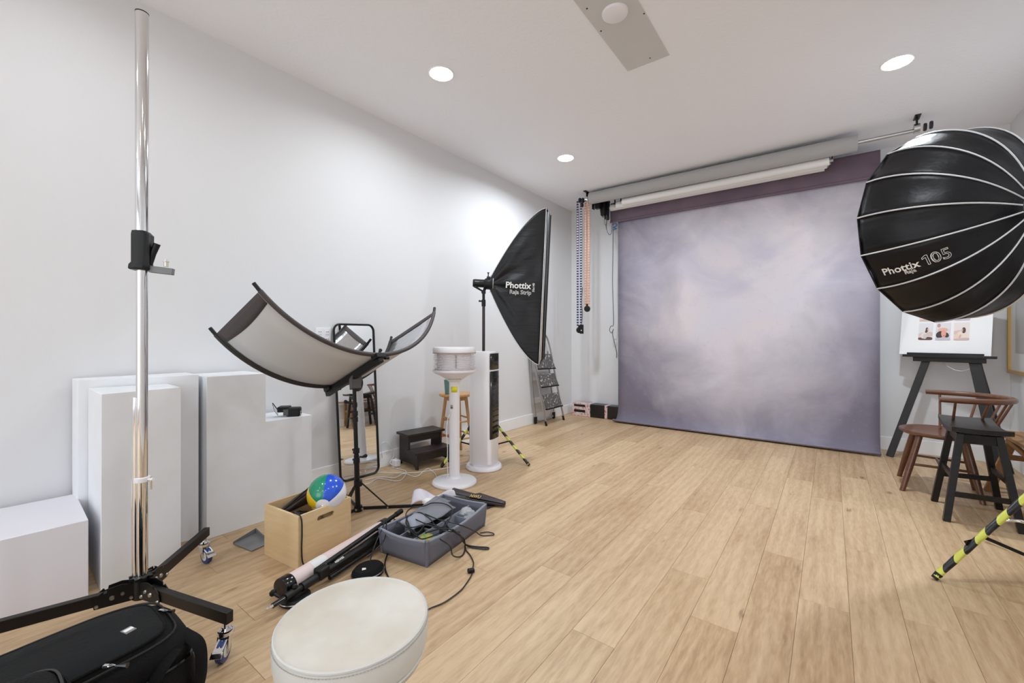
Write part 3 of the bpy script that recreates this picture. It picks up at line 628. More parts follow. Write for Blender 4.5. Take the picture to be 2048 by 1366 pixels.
# ------------------------------------------------------------------ tower fan
T_ = V((-2.426, 2.834, 0)); ta = R_(14); tf = V((math.cos(ta), math.sin(ta), 0)); ts = V((-math.sin(ta), math.cos(ta), 0))
t = thing('tower_fan', 'tall white tower fan with black front panel on oval base', 'fan', T_)
def sup(a, b, e, z, n=40, off=V((0, 0, 0))):
    out = []
    for i in range(n):
        th = 2*PI*i/n; c, s_ = math.cos(th), math.sin(th); out.append(T_+off+tf*(a*math.copysign(abs(c)**e, c))+ts*(b*math.copysign(abs(s_)**e, s_))+UP*z)
    return out
def loft(secs):
    g = G(); n = len(secs[0]); g.add([p for s_ in secs for p in s_], [tuple(range(n))]+[tuple(range((len(secs)-1)*n, len(secs)*n))]+[(i*n+j, (i+1)*n+j, (i+1)*n+(j+1) % n, i*n+(j+1) % n) for i in range(len(secs)-1) for j in range(n)]); return g
loft([sup(.15, .15, 1, 0), sup(.157, .157, 1, .006), sup(.157, .157, 1, .022), sup(.148, .148, 1, .034)]).build('base', WHITEP, t)
loft([sup(.1, .1, .75, .034), sup(.1, .1, .75, .05)]).build('neck', WHITEP, t)
loft([sup(.108, .098, .55, .05), sup(.114, .104, .55, .058), sup(.112, .102, .55, 1.008), sup(.109, .099, .55, 1.014)]).build('body', WHITEP, t)
def fpan(z0, z1, r=1.02, a0=-.75, a1=.75, n=16):
    g = G()
    def fn(u, v):
        th = a0+(a1-a0)*u; c, s_ = math.cos(th), math.sin(th); e = .55; return T_+tf*(.114*r*math.copysign(abs(c)**e, c))+ts*(.104*r*math.copysign(abs(s_)**e, s_))+UP*(z0+(z1-z0)*v)
    return g.grid(fn, n, 2)
FP = mat('dark_smoke_panel', (40, 38, 36), .2)
fpan(.27, .848).build('front_panel', FP, t, solid=.003); fpan(.862, 1.0).build('control_panel', FP, t, solid=.003)
lv = G()
for k in range(11): z = .31+k*.048; lv.grid(lambda u, v: T_+tf*(.114*1.045*math.cos((-.28+.56*u))**.55)+ts*(.104*1.03*math.copysign(abs(math.sin(-.28+.56*u))**.55, math.sin(-.28+.56*u)))+UP*(z+.01*v), 6, 1)
lv.build('louvres', BLKG, t, solid=.004)

# ------------------------------------------------------------------ round wooden stool with green cup
ST = V((-2.915, 2.985, 0))
t = thing('round_stool', 'honey wood round-topped stool behind the white pedestal unit', 'stool', ST)
G().lathe([(0, .567), (.14, .567), (.158, .575), (.16, .585), (.155, .595), (0, .598)], ST, n=40).build('seat', HONEY, t)
angs = [R_(45+90*k-18) for k in range(4)]
def sp_(k, z): a = angs[k % 4]; r = .175-.075*z/.567; return ST+V((math.cos(a)*r, math.sin(a)*r, z))
for k in range(4):
    lg = G().tube([sp_(k, 0), sp_(k, .57)], [.014, .017], 12).build('leg', HONEY, t)
for k, z in ((0, .2), (1, .33), (2, .2), (3, .33), (0, .36), (2, .36), (1, .17), (3, .17)): G().tube([sp_(k, z), sp_(k+1, z)], .009, 8).build('stretcher', HONEY, t)
for k in range(4): G().bar(sp_(k, .548), sp_(k+1, .548), .02, .035).build('apron', HONEY, t)
cu = at_d(899, 770, 4.05); cu.z = 0
G().lathe([(0, .598), (.026, .598), (.028, .602), (.038, .73), (.04, .732), (.037, .732), (.026, .61), (0, .61)], (cu.x-.02, cu.y, 0), n=24).build('green_cup', mat('teal_plastic', (100, 138, 134), .4), None, 'teal green tumbler standing on the round wooden stool', cat='cup', loc=(cu.x-.02, cu.y, .598))

# ------------------------------------------------------------------ dark two-step stool
sA = R_(-9); sxx = V((math.cos(sA), math.sin(sA), 0)); syy = V((-math.sin(sA), math.cos(sA), 0)); S0 = V((-3.128, 2.47, 0))
t = thing('step_stool', 'dark brown wooden two-step stool against the left baseboard', 'step stool', S0)
def sq(x, y, z): return S0+sxx*x+syy*y+UP*z
axs = (sxx, syy, UP)
for i, y in enumerate((.012, .345)):
    pol = [(0.01, 0), (.03, 0), (.035, .02), (.06, .035), (.24, .035), (.27, .02), (.275, 0), (.305, 0), (.305, .13), (.165, .13), (.165, .265), (.01, .265)]
    G().plate([sq(x, y-.009, z) for x, z in pol], syy, .018).build('side_panel', ESPR, t, bevel=.001)
G().box(sq(.09, .178, .276), (.2, .39, .02), axs).build('tread', ESPR, t, bevel=.002); G().box(sq(.235, .178, .141), (.17, .39, .02), axs).build('tread', ESPR, t, bevel=.002)
G().box(sq(.15, .178, .235), (.014, .31, .055), axs).build('riser', ESPR, t); G().box(sq(.295, .178, .1), (.014, .31, .06), axs).build('riser', ESPR, t)
G().box(sq(.05, .178, .03), (.016, .31, .02), axs).build('stretcher', ESPR, t)

# ------------------------------------------------------------------ stepladder
t = thing('stepladder', 'folded aluminium three-tread stepladder leaning by the left corner', 'ladder', (-2.95, 4.88, 0))
fA, fB = V((-2.925, 4.648, 0)), V((-2.945, 5.125, 0)); tA, tB = V((-3.075, 4.52, 1.0)), V((-3.075, 4.985, .98))
def lrail(v): return fA.lerp(tA, v)
def rrail(v): return fB.lerp(tB, v)
apex = [tA, V((-3.1, 4.56, 1.12)), V((-3.105, 4.66, 1.19)), V((-3.105, 4.76, 1.2)), V((-3.105, 4.87, 1.19)), V((-3.1, 4.95, 1.12)), tB]
G().tube([fA+UP*.03]+[lrail(v) for v in (.3, .6, .9)]+smoothpath(apex, 4)+[rrail(v) for v in (.9, .6, .3)]+[fB+UP*.03], .0115, 10).build('front_frame', ALU, t)
for f, r in ((fA, lrail), (fB, rrail)): G().tube([f, r(.06)], [.016, .014], 10).build('foot', BLKP, t)
rb_ = [V((-3.115, 4.56, .95)), V((-3.11, 4.6, .5)), V((-3.1, 4.66, .1)), V((-3.098, 4.70, .04)), V((-3.098, 4.78, .025)), V((-3.1, 5.0, .025)), V((-3.1, 5.08, .04)), V((-3.1, 5.12, .1)), V((-3.11, 5.05, .5)), V((-3.115, 4.98, .95))]
G().tube(smoothpath(rb_, 3), .0105, 10).build('rear_frame', ALU, t)
for y in (4.66, 5.12): G().box((-3.1, y, .05), (.026, .05, .09)).build('rear_foot', BLKP, t, bevel=.008)
for v0, v1 in ((.215, .40), (.50, .665), (.735, .93)):
    a, b, c, d = lrail(v0), rrail(v0), rrail(v1), lrail(v1); i = .035; q = [a.lerp(b, .06)+V((.02, 0, 0)), b.lerp(a, .04)+V((.02, 0, 0)), c.lerp(d, .12)+V((.005, 0, 0)), d.lerp(c, .06)+V((.005, 0, 0))]
    tr_ = G().plate(q, (1, 0, 0), .022).build('tread', TREAD, t, bevel=.006)
    G().bar(q[0]+V((.012, 0, -.006)), q[1]+V((.012, 0, -.006)), .026, .014).build('tread_edge', BLKP, tr_)

# ------------------------------------------------------------------ long wrapped box by the back wall
t = thing('wrapped_box', 'long black-wrapped carton bound with red-printed tape by back corner', 'box', (-2.6, 5.62, 0))
G().mm((-3.03, 5.53, 0), (-1.75, 5.70, .185)).build('carton', BINBAG, t, bevel=.012)
for a, b in ((-3.034, -3.0), (-2.83, -2.745), (-2.53, -2.48), (-2.1, -2.05)): G().mm((a, 5.527, -.0), (b, 5.703, .188)).build('tape_band', TAPER, t, bevel=.012)
for z0, z1 in ((.0, .055), (.09, .135), (.165, .1875)): G().mm((-3.033, 5.5275, z0+.001), (-2.745, 5.703, z1)).build('tape_strip', TAPER, t, bevel=.004)

# ------------------------------------------------------------------ backdrop and its ceiling rolls
t = thing('purple_backdrop', 'mottled lavender hand-painted canvas backdrop hanging to the floor', 'backdrop', (-.96, 5.45, 0))
m = bpy.data.materials.new('painted_canvas'); m.use_nodes = True; nt = m.node_tree; N = nt.nodes; L = nt.links; b = N['Principled BSDF']; b.inputs['Roughness'].default_value = .85
tc = N.new('ShaderNodeTexCoord')
def cn(sc, det, dist, stx=(1, 1, 1), loc=(0, 0, 0)):
    mp = N.new('ShaderNodeMapping'); mp.inputs['Scale'].default_value = stx; mp.inputs['Location'].default_value = loc; L.new(tc.outputs['Object'], mp.inputs[0])
    n = N.new('ShaderNodeTexNoise'); n.inputs['Scale'].default_value = sc; n.inputs['Detail'].default_value = det; n.inputs['Distortion'].default_value = dist; n.inputs['Roughness'].default_value = .6; L.new(mp.outputs[0], n.inputs['Vector']); return n.outputs['Fac']
def mxc(f, a, bb, lo, hi):
    r = N.new('ShaderNodeMapRange'); r.inputs[1].default_value = lo; r.inputs[2].default_value = hi; L.new(f, r.inputs[0]); x = N.new('ShaderNodeMix'); x.data_type = 'RGBA'; L.new(r.outputs[0], x.inputs['Factor'])
    for s_, v in (('A', a), ('B', bb)):
        if isinstance(v, tuple): x.inputs[s_].default_value = (lin(v[0]), lin(v[1]), lin(v[2]), 1)
        else: L.new(v, x.inputs[s_])
    return x.outputs['Result']
base = mxc(cn(1.1, 6, .6), (202, 197, 208), (208, 199, 203), .38, .62)
base = mxc(cn(.8, 6, .8, loc=(3, 1, 5)), base, (176, 173, 192), .48, .74)
# painted pale centre, darker borders: a property of the canvas itself
sp3 = N.new('ShaderNodeSeparateXYZ'); L.new(tc.outputs['Object'], sp3.inputs[0])
def mo(op, a, bb=None):
    q = N.new('ShaderNodeMath'); q.operation = op
    for i, v in enumerate((a, bb)):
        if v is None: continue
        if isinstance(v, (int, float)): q.inputs[i].default_value = v
        else: L.new(v, q.inputs[i])
    return q.outputs[0]
dx = mo('MULTIPLY', mo('SUBTRACT', sp3.outputs['X'], .12), .78); dz = mo('MULTIPLY', mo('SUBTRACT', sp3.outputs['Z'], 1.75), .62)
dist = mo('SQRT', mo('ADD', mo('MULTIPLY', dx, dx), mo('MULTIPLY', dz, dz)))
dist = mo('ADD', dist, mo('MULTIPLY', mo('SUBTRACT', cn(1.6, 5, .5, loc=(9, 2, 1)), .5), .9))
base = mxc(dist, base, (120, 114, 130), .45, 1.25)
base = mxc(cn(26, 8, 0, loc=(1, 7, 3)), base, (168, 156, 166), .58, 1.35)
L.new(base, b.inputs['Base Color']); bpn = N.new('ShaderNodeBump'); bpn.inputs['Strength'].default_value = .15; bpn.inputs['Distance'].default_value = .003
L.new(cn(160, 2, 0), bpn.inputs['Height']); L.new(bpn.outputs[0], b.inputs['Normal']); CANV = m
XA, XB = -2.3, .385
prof_b = [(5.47, 2.93), (5.47, 2.3), (5.47, 1.5), (5.472, .8), (5.47, .35), (5.455, .18), (5.43, .09), (5.395, .035), (5.36, .012), (5.33, .02), (5.322, .033), (5.334, .045)]
sm = smoothpath([V((0, y, z)) for y, z in prof_b], 4)
def cv(u, v):
    p = sm[int(round(v*(len(sm)-1)))]; x = XA+(XB-XA)*u; return V((x-(p.y < 5.46)*(5.46-p.y)*.2*(1-u)*1.5, p.y+.004*math.sin(u*7)*min(1, p.z)+.06*(1-u)*(1-min(1, p.z/.3))*.9, p.z))
G().grid(cv, 24, len(sm)-1).build('canvas', CANV, t, solid=.002)
vd = mat('purple_canvas_back', (112, 94, 106), .85, vary=(3, .6, (92, 78, 90)))
def vl(u, v):
    a = v*PI*1.15; x = -2.397+(XB+2.397)*u
    return V((x, 5.44-.012*math.sin(v*PI), 2.955-.262*v))
G().grid(vl, 20, 10).build('roll', vd, t, label='dark purple roll of canvas above the painted drop', solid=.003)
G().cyl((-2.397, 5.435, 2.70), (XB, 5.435, 2.70), .014, n=16).build('hem', vd, t)
t2 = thing('backdrop_roller', 'ceiling roller holding thick grey paper roll above the backdrop', 'roller', (-1.2, 5.08, 3.0))
G().tube([(-2.52, 5.08, 2.955), (.20, 5.08, 2.94)], .074, 36).build('grey_paper_roll', PAPERG, t2)
G().tube([(-2.60, 5.08, 2.955), (.62, 5.08, 2.94)], .017, 16).build('core_rod', STEEL, t2)
G().tube([(-2.36, 5.08, 2.955), (-1.9, 5.08, 2.953)], .0755, 36).build('paper_edge', PAPERG, t2)
t3 = None
GW = 'white paper rolls tucked behind the grey one'
labs = ['white paper roll nearest below the grey roll', 'white paper roll with the leftmost end behind the grey roll', 'white paper roll hidden deepest behind the others']
for i, (x0, x1, y, z, r) in enumerate(((-2.12, -.01, 5.19, 2.862, .043), (-2.24, -.03, 5.28, 2.866, .043), (-2.36, -.05, 5.37, 2.872, .043))):
    tt = thing('white_paper_roll', labs[i], 'paper roll', (x0, y, z-r), GW)
    G().tube([(x0, y, z), (x1, y, z)], r, 28).build('paper', PAPERW, tt)
    G().tube([(x0-.04, y, z), (x1+.03, y, z)], .014, 14).build('core', mat('card_core', (190, 180, 165), .8), tt)
    for x in (x0-.025, x1+.02): G().mm((x-.004, y-.012, z), (x+.004, y+.012, 3.048)).build('hanger', BLK, tt)
for n_, (bx, nm) in enumerate(((-2.565, 'left'), (.60, 'right'))):
    sg = -1 if n_ == 0 else 1
    b_ = thing('ceiling_bracket', 'black ceiling bracket with knobs at the %s' % ('left end of the grey roll, above the chains' if n_ == 0 else 'end of the thin rod, above the round softbox'), 'bracket', (bx, 5.08, ZC))
    G().mm((bx-.02, 5.0, ZC-.006), (bx+.02, 5.22 if n_ == 0 else 5.12, ZC)).build('plate', BLK, b_)
    G().mm((bx-.006, 5.06, 2.92), (bx+.006, 5.1, ZC)).build('arm', BLK, b_)
    G().cyl((bx-.02, 5.08, 2.955), (bx+.02, 5.08, 2.955), .04, n=20).build('rod_socket', CHROME if n_ == 0 else STEEL, b_)
    for k, (dx_, dz_) in enumerate(((.05, 0), (.085, 0), (.045, -.07)) if n_ == 0 else ((.05, 0), (.085, .0))):
        G().lathe([(0, -.01), (.03, -.01), (.034, 0), (.03, .01), (0, .01)], (bx+sg*dx_, 5.06-.02*k, 2.955+dz_-.01), V((1, 0, 0)), 18).build('knob', mat('navy_plastic', (28, 26, 40), .4), b_)
# hanging bead chains
def chain(name, x, y, z0, z1, gap, colm, cordm, label):
    ch = thing(name, label, 'chain', (x, y, z1))
    g = G(); c2 = G()
    for s_ in (-1, 1):
        c2.tube([(x+s_*gap/2, y, z0), (x+s_*gap/2*.9, y, z1)], .0085, 6)
        z = z0-.012
        while z > z1+.01:
            g.lathe([(.004, -.012), (.0135, -.009), (.0135, .009), (.004, .012)], (x+s_*gap/2*(.9+.1*(z-z1)/(z0-z1)), y, z), UP, 6); z -= .034
    c2.build('cord', cordm, ch); bd = g.build('beads', colm, ch); bd['kind'] = 'stuff'
    G().lathe([(0, -.02), (.035, -.018), (.042, 0), (.035, .018), (0, .02)], (x, y, z1-.035), FW, 20).cyl((x, y, z1-.03), (x, y, z1+.03), .015, n=10).build('weight', BLKP, ch)
    return ch
c1 = chain('blue_bead_chain', -2.665, 5.05, 2.945, 1.27, .052, mat('navy_bead', (40, 44, 92), .45), mat('white_cord', (220, 220, 228), .5), 'navy and white bead chain hanging left of the orange one')
chain('orange_bead_chain', -2.575, 5.10, 2.92, 1.55, .05, mat('orange_bead', (214, 150, 116), .5), mat('peach_cord', (232, 196, 170), .5), 'orange bead chain hanging beside the blue chain at backdrop corner')
rc = V((-2.62, 5.03, 1.245)); t4 = thing('remote_control', 'small black remote and strap hanging at the blue chain end', 'remote', rc-UP*.06)
G().box(rc, (.05, .02, .12)).build('case', BLKP, t4, bevel=.004); G().box(rc+V((.0, -.0105, -.015)), (.012, .002, .012)).build('button', WHITEP, t4)
G().tube(smoothpath([rc+UP*.06, rc+V((.01, 0, .2)), rc+V((.0, 0, .36)), rc+V((.012, 0, .55))], 6), .0045, 6).build('strap', mat('grey_strap', (80, 80, 86), .5), t4)
# motor brackets and cords left of the backdrop
t = thing('motor_bracket', 'cluster of black roller motor brackets beside the canvas top', 'bracket', (-2.45, 5.3, 3.0))
for k, (x, y, z0, z1, w) in enumerate(((-2.47, 5.2, 2.84, 3.048, .06), (-2.43, 5.28, 2.76, 3.048, .05), (-2.405, 5.345, 2.72, 3.048, .045), (-2.56, 5.25, 2.86, 3.048, .014))):
    G().mm((x-w/2, y-.03, z0), (x+w/2, y+.03, z1)).build('bracket', BLK, t, bevel=.003)
G().mm((-2.6, 5.16, 2.955), (-2.38, 5.4, 2.965)).build('plate', BLK, t)
cg = mat('grey_cord', (96, 94, 92), .5)
def P5(px, py, y=5.3): return at_y(px, py, y)
G().tube(smoothpath([P5(1200, 417), P5(1202, 428), P5(1206, 435), P5(1210, 430)], 6), .004, 6).tube(smoothpath([P5(1209, 430), P5(1209, 448), P5(1211, 450)], 5), .004, 6).tube(smoothpath([P5(1216, 434), P5(1213, 455), P5(1218, 469), P5(1223, 465), P5(1224, 447)], 6), .004, 6).tube(smoothpath([P5(1213, 430), P5(1212, 450), P5(1213, 459)], 6), .005, 6).build('cord_loops', cg, t)
G().ball(P5(1200, 414), .02, 8, (1, 1, 1.7)).ball(P5(1216, 436), .02, 8, (1, 1, 1.7)).build('cord_toggles', BLKP, t)
G().tube(smoothpath([P5(1226, 446, 5.5), P5(1226, 500, 5.5), P5(1225, 560, 5.5), P5(1226, 600, 5.5), P5(1227, 648, 5.55), P5(1222, 652, 5.55), P5(1219, 660, 5.55), P5(1223, 666, 5.55), P5(1227, 658, 5.55), P5(1225, 668, 5.55), P5(1230, 690, 5.6), P5(1233, 705, 5.62), P5(1233, 716, 5.65)], 5), .005, 6).build('switch_cord', cg, t)
q = P5(1229, 452, 5.45); G().tube(smoothpath([q+V((-.03, 0, .02)), q+V((.02, 0, .03)), q+V((.03, 0, 0)), q+V((-.01, 0, -.02)), q+V((.03, 0, -.04)), q+V((-.02, 0, -.05))], 5), .008, 6).build('blue_clip', mat('blue_plastic', (70, 104, 150), .4), None, 'small blue clip at the upper left corner of the canvas', cat='clip', loc=q)

# ------------------------------------------------------------------ easel with sample board
eh = V((.93, -.36, 0)).normalized(); ew = V((.36, .93, 0)).normalized(); EC = V((.785, 5.28, 0))
t = thing('easel', 'black paint-flecked wooden easel by the back wall, right of backdrop', 'easel', EC)
def ep(s_, z, o=0): return EC+eh*s_+ew*(.2*z+o)+UP*z
tilt = (ew*.2+UP).normalized()
G().bar(ep(-.36, 0), ep(-.12, 1.05, .012), .055, .024, ew).build('leg', EASELW, t, bevel=.002); G().bar(ep(.35, 0), ep(.14, 1.05, .012), .075, .03, ew).build('leg', EASELW, t, bevel=.002)
G().bar(EC+eh*.37+ew*.2, ep(.12, 1.15, .04), .04, .022, ew).build('rear_leg', EASELW, t, bevel=.002)
G().bar(ep(-.12, 1.05, .012), ep(-.02, 1.7, .012), .04, .02, ew).bar(ep(.14, 1.05, .012), ep(.02, 1.7, .012), .04, .02, ew).build('upper_post', EASELW, t)
nf = ew.cross(eh).normalized(); ax3 = (eh, ew, UP)
G().box(ep(0, .965, -.045), (.60, .05, .022), ax3).box(ep(-.02, .982, -.062), (.5, .014, .026), ax3).build('ledge', EASELW, t, bevel=.002)
G().box(ep(0, .935, -.012), (.47, .03, .045), ax3).build('crossbar', EASELW, t, bevel=.002)
G().tube(smoothpath([ep(-.03, .91, .0), ep(.0, .875), ep(.05, .845), ep(.1, .84), ep(.15, .87), ep(.17, .9)], 5), .0022, 6).build('chain', STEEL, t)
bz0 = .977
t = thing('sample_board', 'white print board with six small portraits resting on the easel', 'print board', ep(-.035, bz0, -.03))
ZB = 1.56
def bq(s_, z, o=0): return ep(s_, z, -.032+o)
def slab(s0, s1, z0, z1, o, th): return G().plate([bq(s0, z0, o), bq(s1, z0, o), bq(s1, z1, o), bq(s0, z1, o)], ew, th)
slab(-.335, .265, bz0, ZB, 0, .006).build('board', mat('board_white', (236, 236, 237), .5), t)
# little pictures: flat colour shapes laid as print
def picture(s0, z0, shapes, bg):
    pc = slab(s0, s0+.098, z0, z0+.158, -.0012, .0012).build('picture', mat('pic_bg_%d%d%d' % bg, bg, .4), t)
    for k, (cx, cz, a, b2, rot, col) in enumerate(shapes):
        pts = []
        for j in range(14):
            th = 2*PI*j/14; x = cx+a*math.cos(th)*math.cos(rot)-b2*math.sin(th)*math.sin(rot); z = cz+a*math.cos(th)*math.sin(rot)+b2*math.sin(th)*math.cos(rot)
            x = min(max(x, .0), 1); z = min(max(z, 0), 1); pts.append(bq(s0+.098*x, z0+.158*z, -.0016-.0003*k))
        G().plate(pts, ew, .0004).build('printed_shape', mat('pic_%d_%d_%d' % col, col, .45), pc)
P1 = [(.5, .08, .6, .12, 0, (92, 60, 52)), (.2, .3, .28, .14, .3, (214, 196, 190)), (.5, .33, .35, .2, .5, (226, 216, 208)), (.8, .35, .25, .14, 0, (210, 188, 182)), (.48, .22, .16, .14, 1.2, (205, 198, 192)), (.6, .62, .1, .13, .2, (70, 56, 54)), (.66, .62, .06, .08, 0, (214, 178, 160)), (.55, .52, .08, .1, -.4, (70, 56, 54))]
P2 = [(.5, .8, .6, .25, 0, (222, 218, 222)), (.2, .85, .12, .12, .5, (186, 150, 146)), (.5, .6, .35, .12, 0, (226, 176, 158)), (.3, .32, .28, .2, .3, (52, 40, 46)), (.72, .3, .2, .14, -.4, (60, 44, 46)), (.55, .38, .17, .22, .1, (224, 162, 140)), (.57, .26, .05, .02, 0, (160, 80, 76)), (.5, .06, .6, .09, 0, (196, 190, 204))]
P3 = [(.3, .45, .5, .12, .1, (214, 190, 184)), (.35, .28, .5, .16, .5, (226, 204, 190)), (.62, .3, .38, .18, -.3, (232, 214, 200)), (.64, .56, .13, .17, 0, (74, 58, 58)), (.54, .56, .05, .1, 0, (216, 176, 158)), (.42, .22, .06, .12, -.4, (214, 170, 148)), (.6, .06, .6, .07, .05, (206, 178, 172))]
for s0, sh, bg in ((-.205, P1, (222, 220, 224)), (-.087, P2, (214, 210, 216)), (.032, P3, (230, 218, 218))): picture(s0, 1.112, sh, bg)
for s0, sh, bg in ((-.205, P3, (224, 222, 222)), (-.087, P1, (208, 204, 206)), (.032, P2, (226, 220, 222))): picture(s0, 1.29, sh, bg)
# framed picture on the right wall
t = thing('framed_picture', 'gold-framed picture with pale mat on the right wall', 'picture', (XR, 5.37, .82))
y0, y1, z0, z1 = 5.03, 5.675, .822, 1.78; fwid = .03
GOLD = mat('gold_frame', (186, 150, 84), .35, .35)
fg = G(); fg.mm((XR-.03, y0, z0), (XR, y1, z0+fwid)).mm((XR-.03, y0, z1-fwid), (XR, y1, z1)).mm((XR-.03, y0, z0+fwid), (XR, y0+fwid, z1-fwid)).mm((XR-.03, y1-fwid, z0+fwid), (XR, y1, z1-fwid)); fg.build('frame', GOLD, t, bevel=.002)
G().mm((XR-.012, y0+fwid, z0+fwid), (XR-.004, y1-fwid, z1-fwid)).build('mat_board', mat('mat_board', (214, 214, 216), .3), t)
G().mm((XR-.014, y0+fwid+.12, z0+fwid+.15), (XR-.011, y1-fwid-.12, z1-fwid-.15)).build('print', mat('grey_print', (176, 174, 174), .3, vary=(3, .6, (150, 140, 135))), t)
t = thing('foliage_print', 'dark green foliage print on right wall, seen in the mirror', 'picture', (XR, 3.9, .9))
G().mm((XR-.02, 3.55, .95), (XR, 4.25, 1.45)).build('panel', flecks('foliage_picture', (40, 52, 38), (150, 160, 120), 16, .52, .62), t)

# ------------------------------------------------------------------ low-backed walnut armchair
t = thing('walnut_chair', 'brown low-backed spindle chair with curved arm rail, behind black stool', 'chair', (.64, 4.45, 0))
SC = V((.655, 4.45, 0))
def seat_pt(u, v):      # u radial, v angle
    th = v*2*PI; r = u; x = math.cos(th); y = math.sin(th); rx = .23; ry = .25
    dish = -.012*(1-r*r)+.0; return SC+V((x*r*rx, y*r*ry*(1+.06*x), .443+dish))
g = G(); g.grid(seat_pt, 8, 32); g.grid(lambda u, v: seat_pt(1, v)+UP*(-.03*u)+V((math.cos(v*2*PI), math.sin(v*2*PI), 0))*(.01*math.sin(PI*u)-.02*u), 5, 32)
g.grid(lambda u, v: SC+(seat_pt(1, v)-SC)*.92*V((1, 1, 0)).length/V((1, 1, 0)).length*1+UP*0 if False else V((SC.x+(seat_pt(1, v).x-SC.x)*.92*(1-u), SC.y+(seat_pt(1, v).y-SC.y)*.92*(1-u), .413)), 2, 32)
g.build('seat', WALNUT, t)
for fx_, fy_, tx_, ty_ in ((.45, 4.70, .53, 4.58), (.425, 4.268, .53, 4.33), (.86, 4.60, .78, 4.56), (.83, 4.235, .76, 4.34)):
    a, b2 = V((fx_, fy_, 0)), V((tx_, ty_, .425)); G().tube([a, a.lerp(b2, .5), b2], [.016, .021, .019], 14).build('leg', WALNUT, t)
def lgp(i, z): L4 = ((.45, 4.70, .53, 4.58), (.425, 4.268, .53, 4.33), (.86, 4.60, .78, 4.56), (.83, 4.235, .76, 4.34))[i]; return V((L4[0], L4[1], 0)).lerp(V((L4[2], L4[3], .425)), z/.425)
for i, j, z in ((0, 2, .2), (1, 3, .2)): G().tube([lgp(i, z), lgp(j, z)], .009, 8).build('stretcher', WALNUT, t)
G().tube([(lgp(0, .2)+lgp(2, .2))/2, (lgp(1, .2)+lgp(3, .2))/2], .009, 8).build('stretcher', WALNUT, t)
def railp(a): # a in [-1,1], far arm to near arm, open to -X
    th = a*PI*.5; return V((.70+.30*math.cos(th)*1.0, 4.385-.265*math.sin(th), .708))
rpts = [V((.60, 4.65, .708))]+[railp(a/12) for a in range(-12, 13)]+[V((.60, 4.12, .708))]
G().tube(rpts, [.017]+[.019]*(len(rpts)-2)+[.017], 12).build('arm_rail', WALNUT, t)
for a in (-.93, -.6, -.25, .08, .4, .68, .95):
    q = railp(a) if abs(a) < .9 else V((.68, railp(a).y, .708)); s2 = SC+V((q.x-SC.x, q.y-SC.y, 0))*.68; s2.z = .435; G().tube([s2, q], [.0085, .0075], 8).build('spindle', WALNUT, t)

# ------------------------------------------------------------------ black saddle stool
t = thing('saddle_stool', 'black wooden saddle-seat stool in front of the walnut chair', 'stool', (.73, 3.94, 0))
F4 = [V((.575, 4.126, 0)), V((.573, 3.722, 0)), V((.892, 4.185, 0)), V((.888, 3.745, 0))]; T4 = [V((.655, 4.09, .54)), V((.645, 3.79, .54)), V((.81, 4.12, .54)), V((.81, 3.80, .54))]
lux = V((1, 0, 0))
for a, b2 in zip(F4, T4): G().bar(a, b2, .034, .034, V((0, 1, 0))).build('leg', EBON, t, bevel=.002)
def k4(i, z): return F4[i].lerp(T4[i], z/.54)
for i, j, z in ((0, 2, .2), (1, 3, .17), (0, 1, .27), (2, 3, .27)): G().bar(k4(i, z), k4(j, z), .018, .03, V((0, 0, 1))).build('stretcher', EBON, t, bevel=.001)
for i, j in ((0, 1), (1, 3), (3, 2), (2, 0)): G().bar(k4(i, .51), k4(j, .51), .02, .055, V((0, 0, 1))).build('apron', EBON, t, bevel=.001)
def sad(u, v, z):
    y = 3.68+.55*v; x = .60+.255*u+.02*(v-.5); return V((x, y, z+.026*(abs(2*v-1))**2-.006*(1-(2*u-1)**2)))
g = G(); g.grid(lambda u, v: sad(u, v, .568), 8, 20); g.grid(lambda u, v: sad(u, v, .540), 8, 20, True)
for e in (0, 1): g.grid(lambda u, v: sad(e, v, .540+.028*u), 1, 20); g.grid(lambda u, v: sad(v, e, .540+.028*u), 1, 8)
o = g.build('seat', EBON, t); 
# oak bench along the right wall
t = thing('oak_bench', 'oak trestle bench along right wall, half hidden by black stool', 'bench', (1.12, 4.25, 0))
G().mm((.985, 3.78, .425), (1.265, 4.70, .45)).build('top', OAK2, t, bevel=.003)
for y in (4.62, 3.88):
    G().bar((.93, y, 0), (1.06, y, .425), .05, .03, V((0, 1, 0))).build('leg', OAK2, t, bevel=.002); G().bar((1.262, y, 0), (1.20, y, .425), .05, .03, V((0, 1, 0))).build('leg', OAK2, t, bevel=.002)
    G().bar((.99, y, .27), (1.235, y, .27), .025, .035, V((0, 0, 1))).build('crossbar', OAK2, t)
G().bar((1.12, 3.88, .27), (1.12, 4.62, .27), .03, .04, V((0, 0, 1))).build('stretcher', OAK2, t); G().bar((1.02, 4.60, .4), (1.1, 4.2, .27), .02, .03).build('brace', OAK2, t)

# ------------------------------------------------------------------ padded round stool, foreground
PC = V((-.938, .606, 0)); ZP = .447
t = thing('padded_stool', 'cream vinyl round padded stool in the foreground', 'stool', PC)
VIN = mat('cream_vinyl', (214, 209, 200), .5, bump=(45, .12), vary=(4.5, .75, (186, 174, 156)))
VIN2 = mat('cream_vinyl_side', (206, 206, 202), .38, bump=(30, .2))
Rp = .172
def disc(u, v):
    th = v*2*PI; r = Rp*u; z = ZP+.008*(1-u*u)-.004*noise.noise(V((r*math.cos(th)*9, r*math.sin(th)*9, 0)))*(1-u); return PC+V((r*math.cos(th), r*math.sin(th), z))
pd = G().grid(disc, 14, 56).build('cushion_top', VIN, t)
G().lathe([(Rp-.001, 0), (Rp+.002, .0035), (Rp+.005, .001), (Rp+.005, -.003), (Rp+.002, -.004)], PC+UP*ZP, n=72).build('seam', VIN2, t)
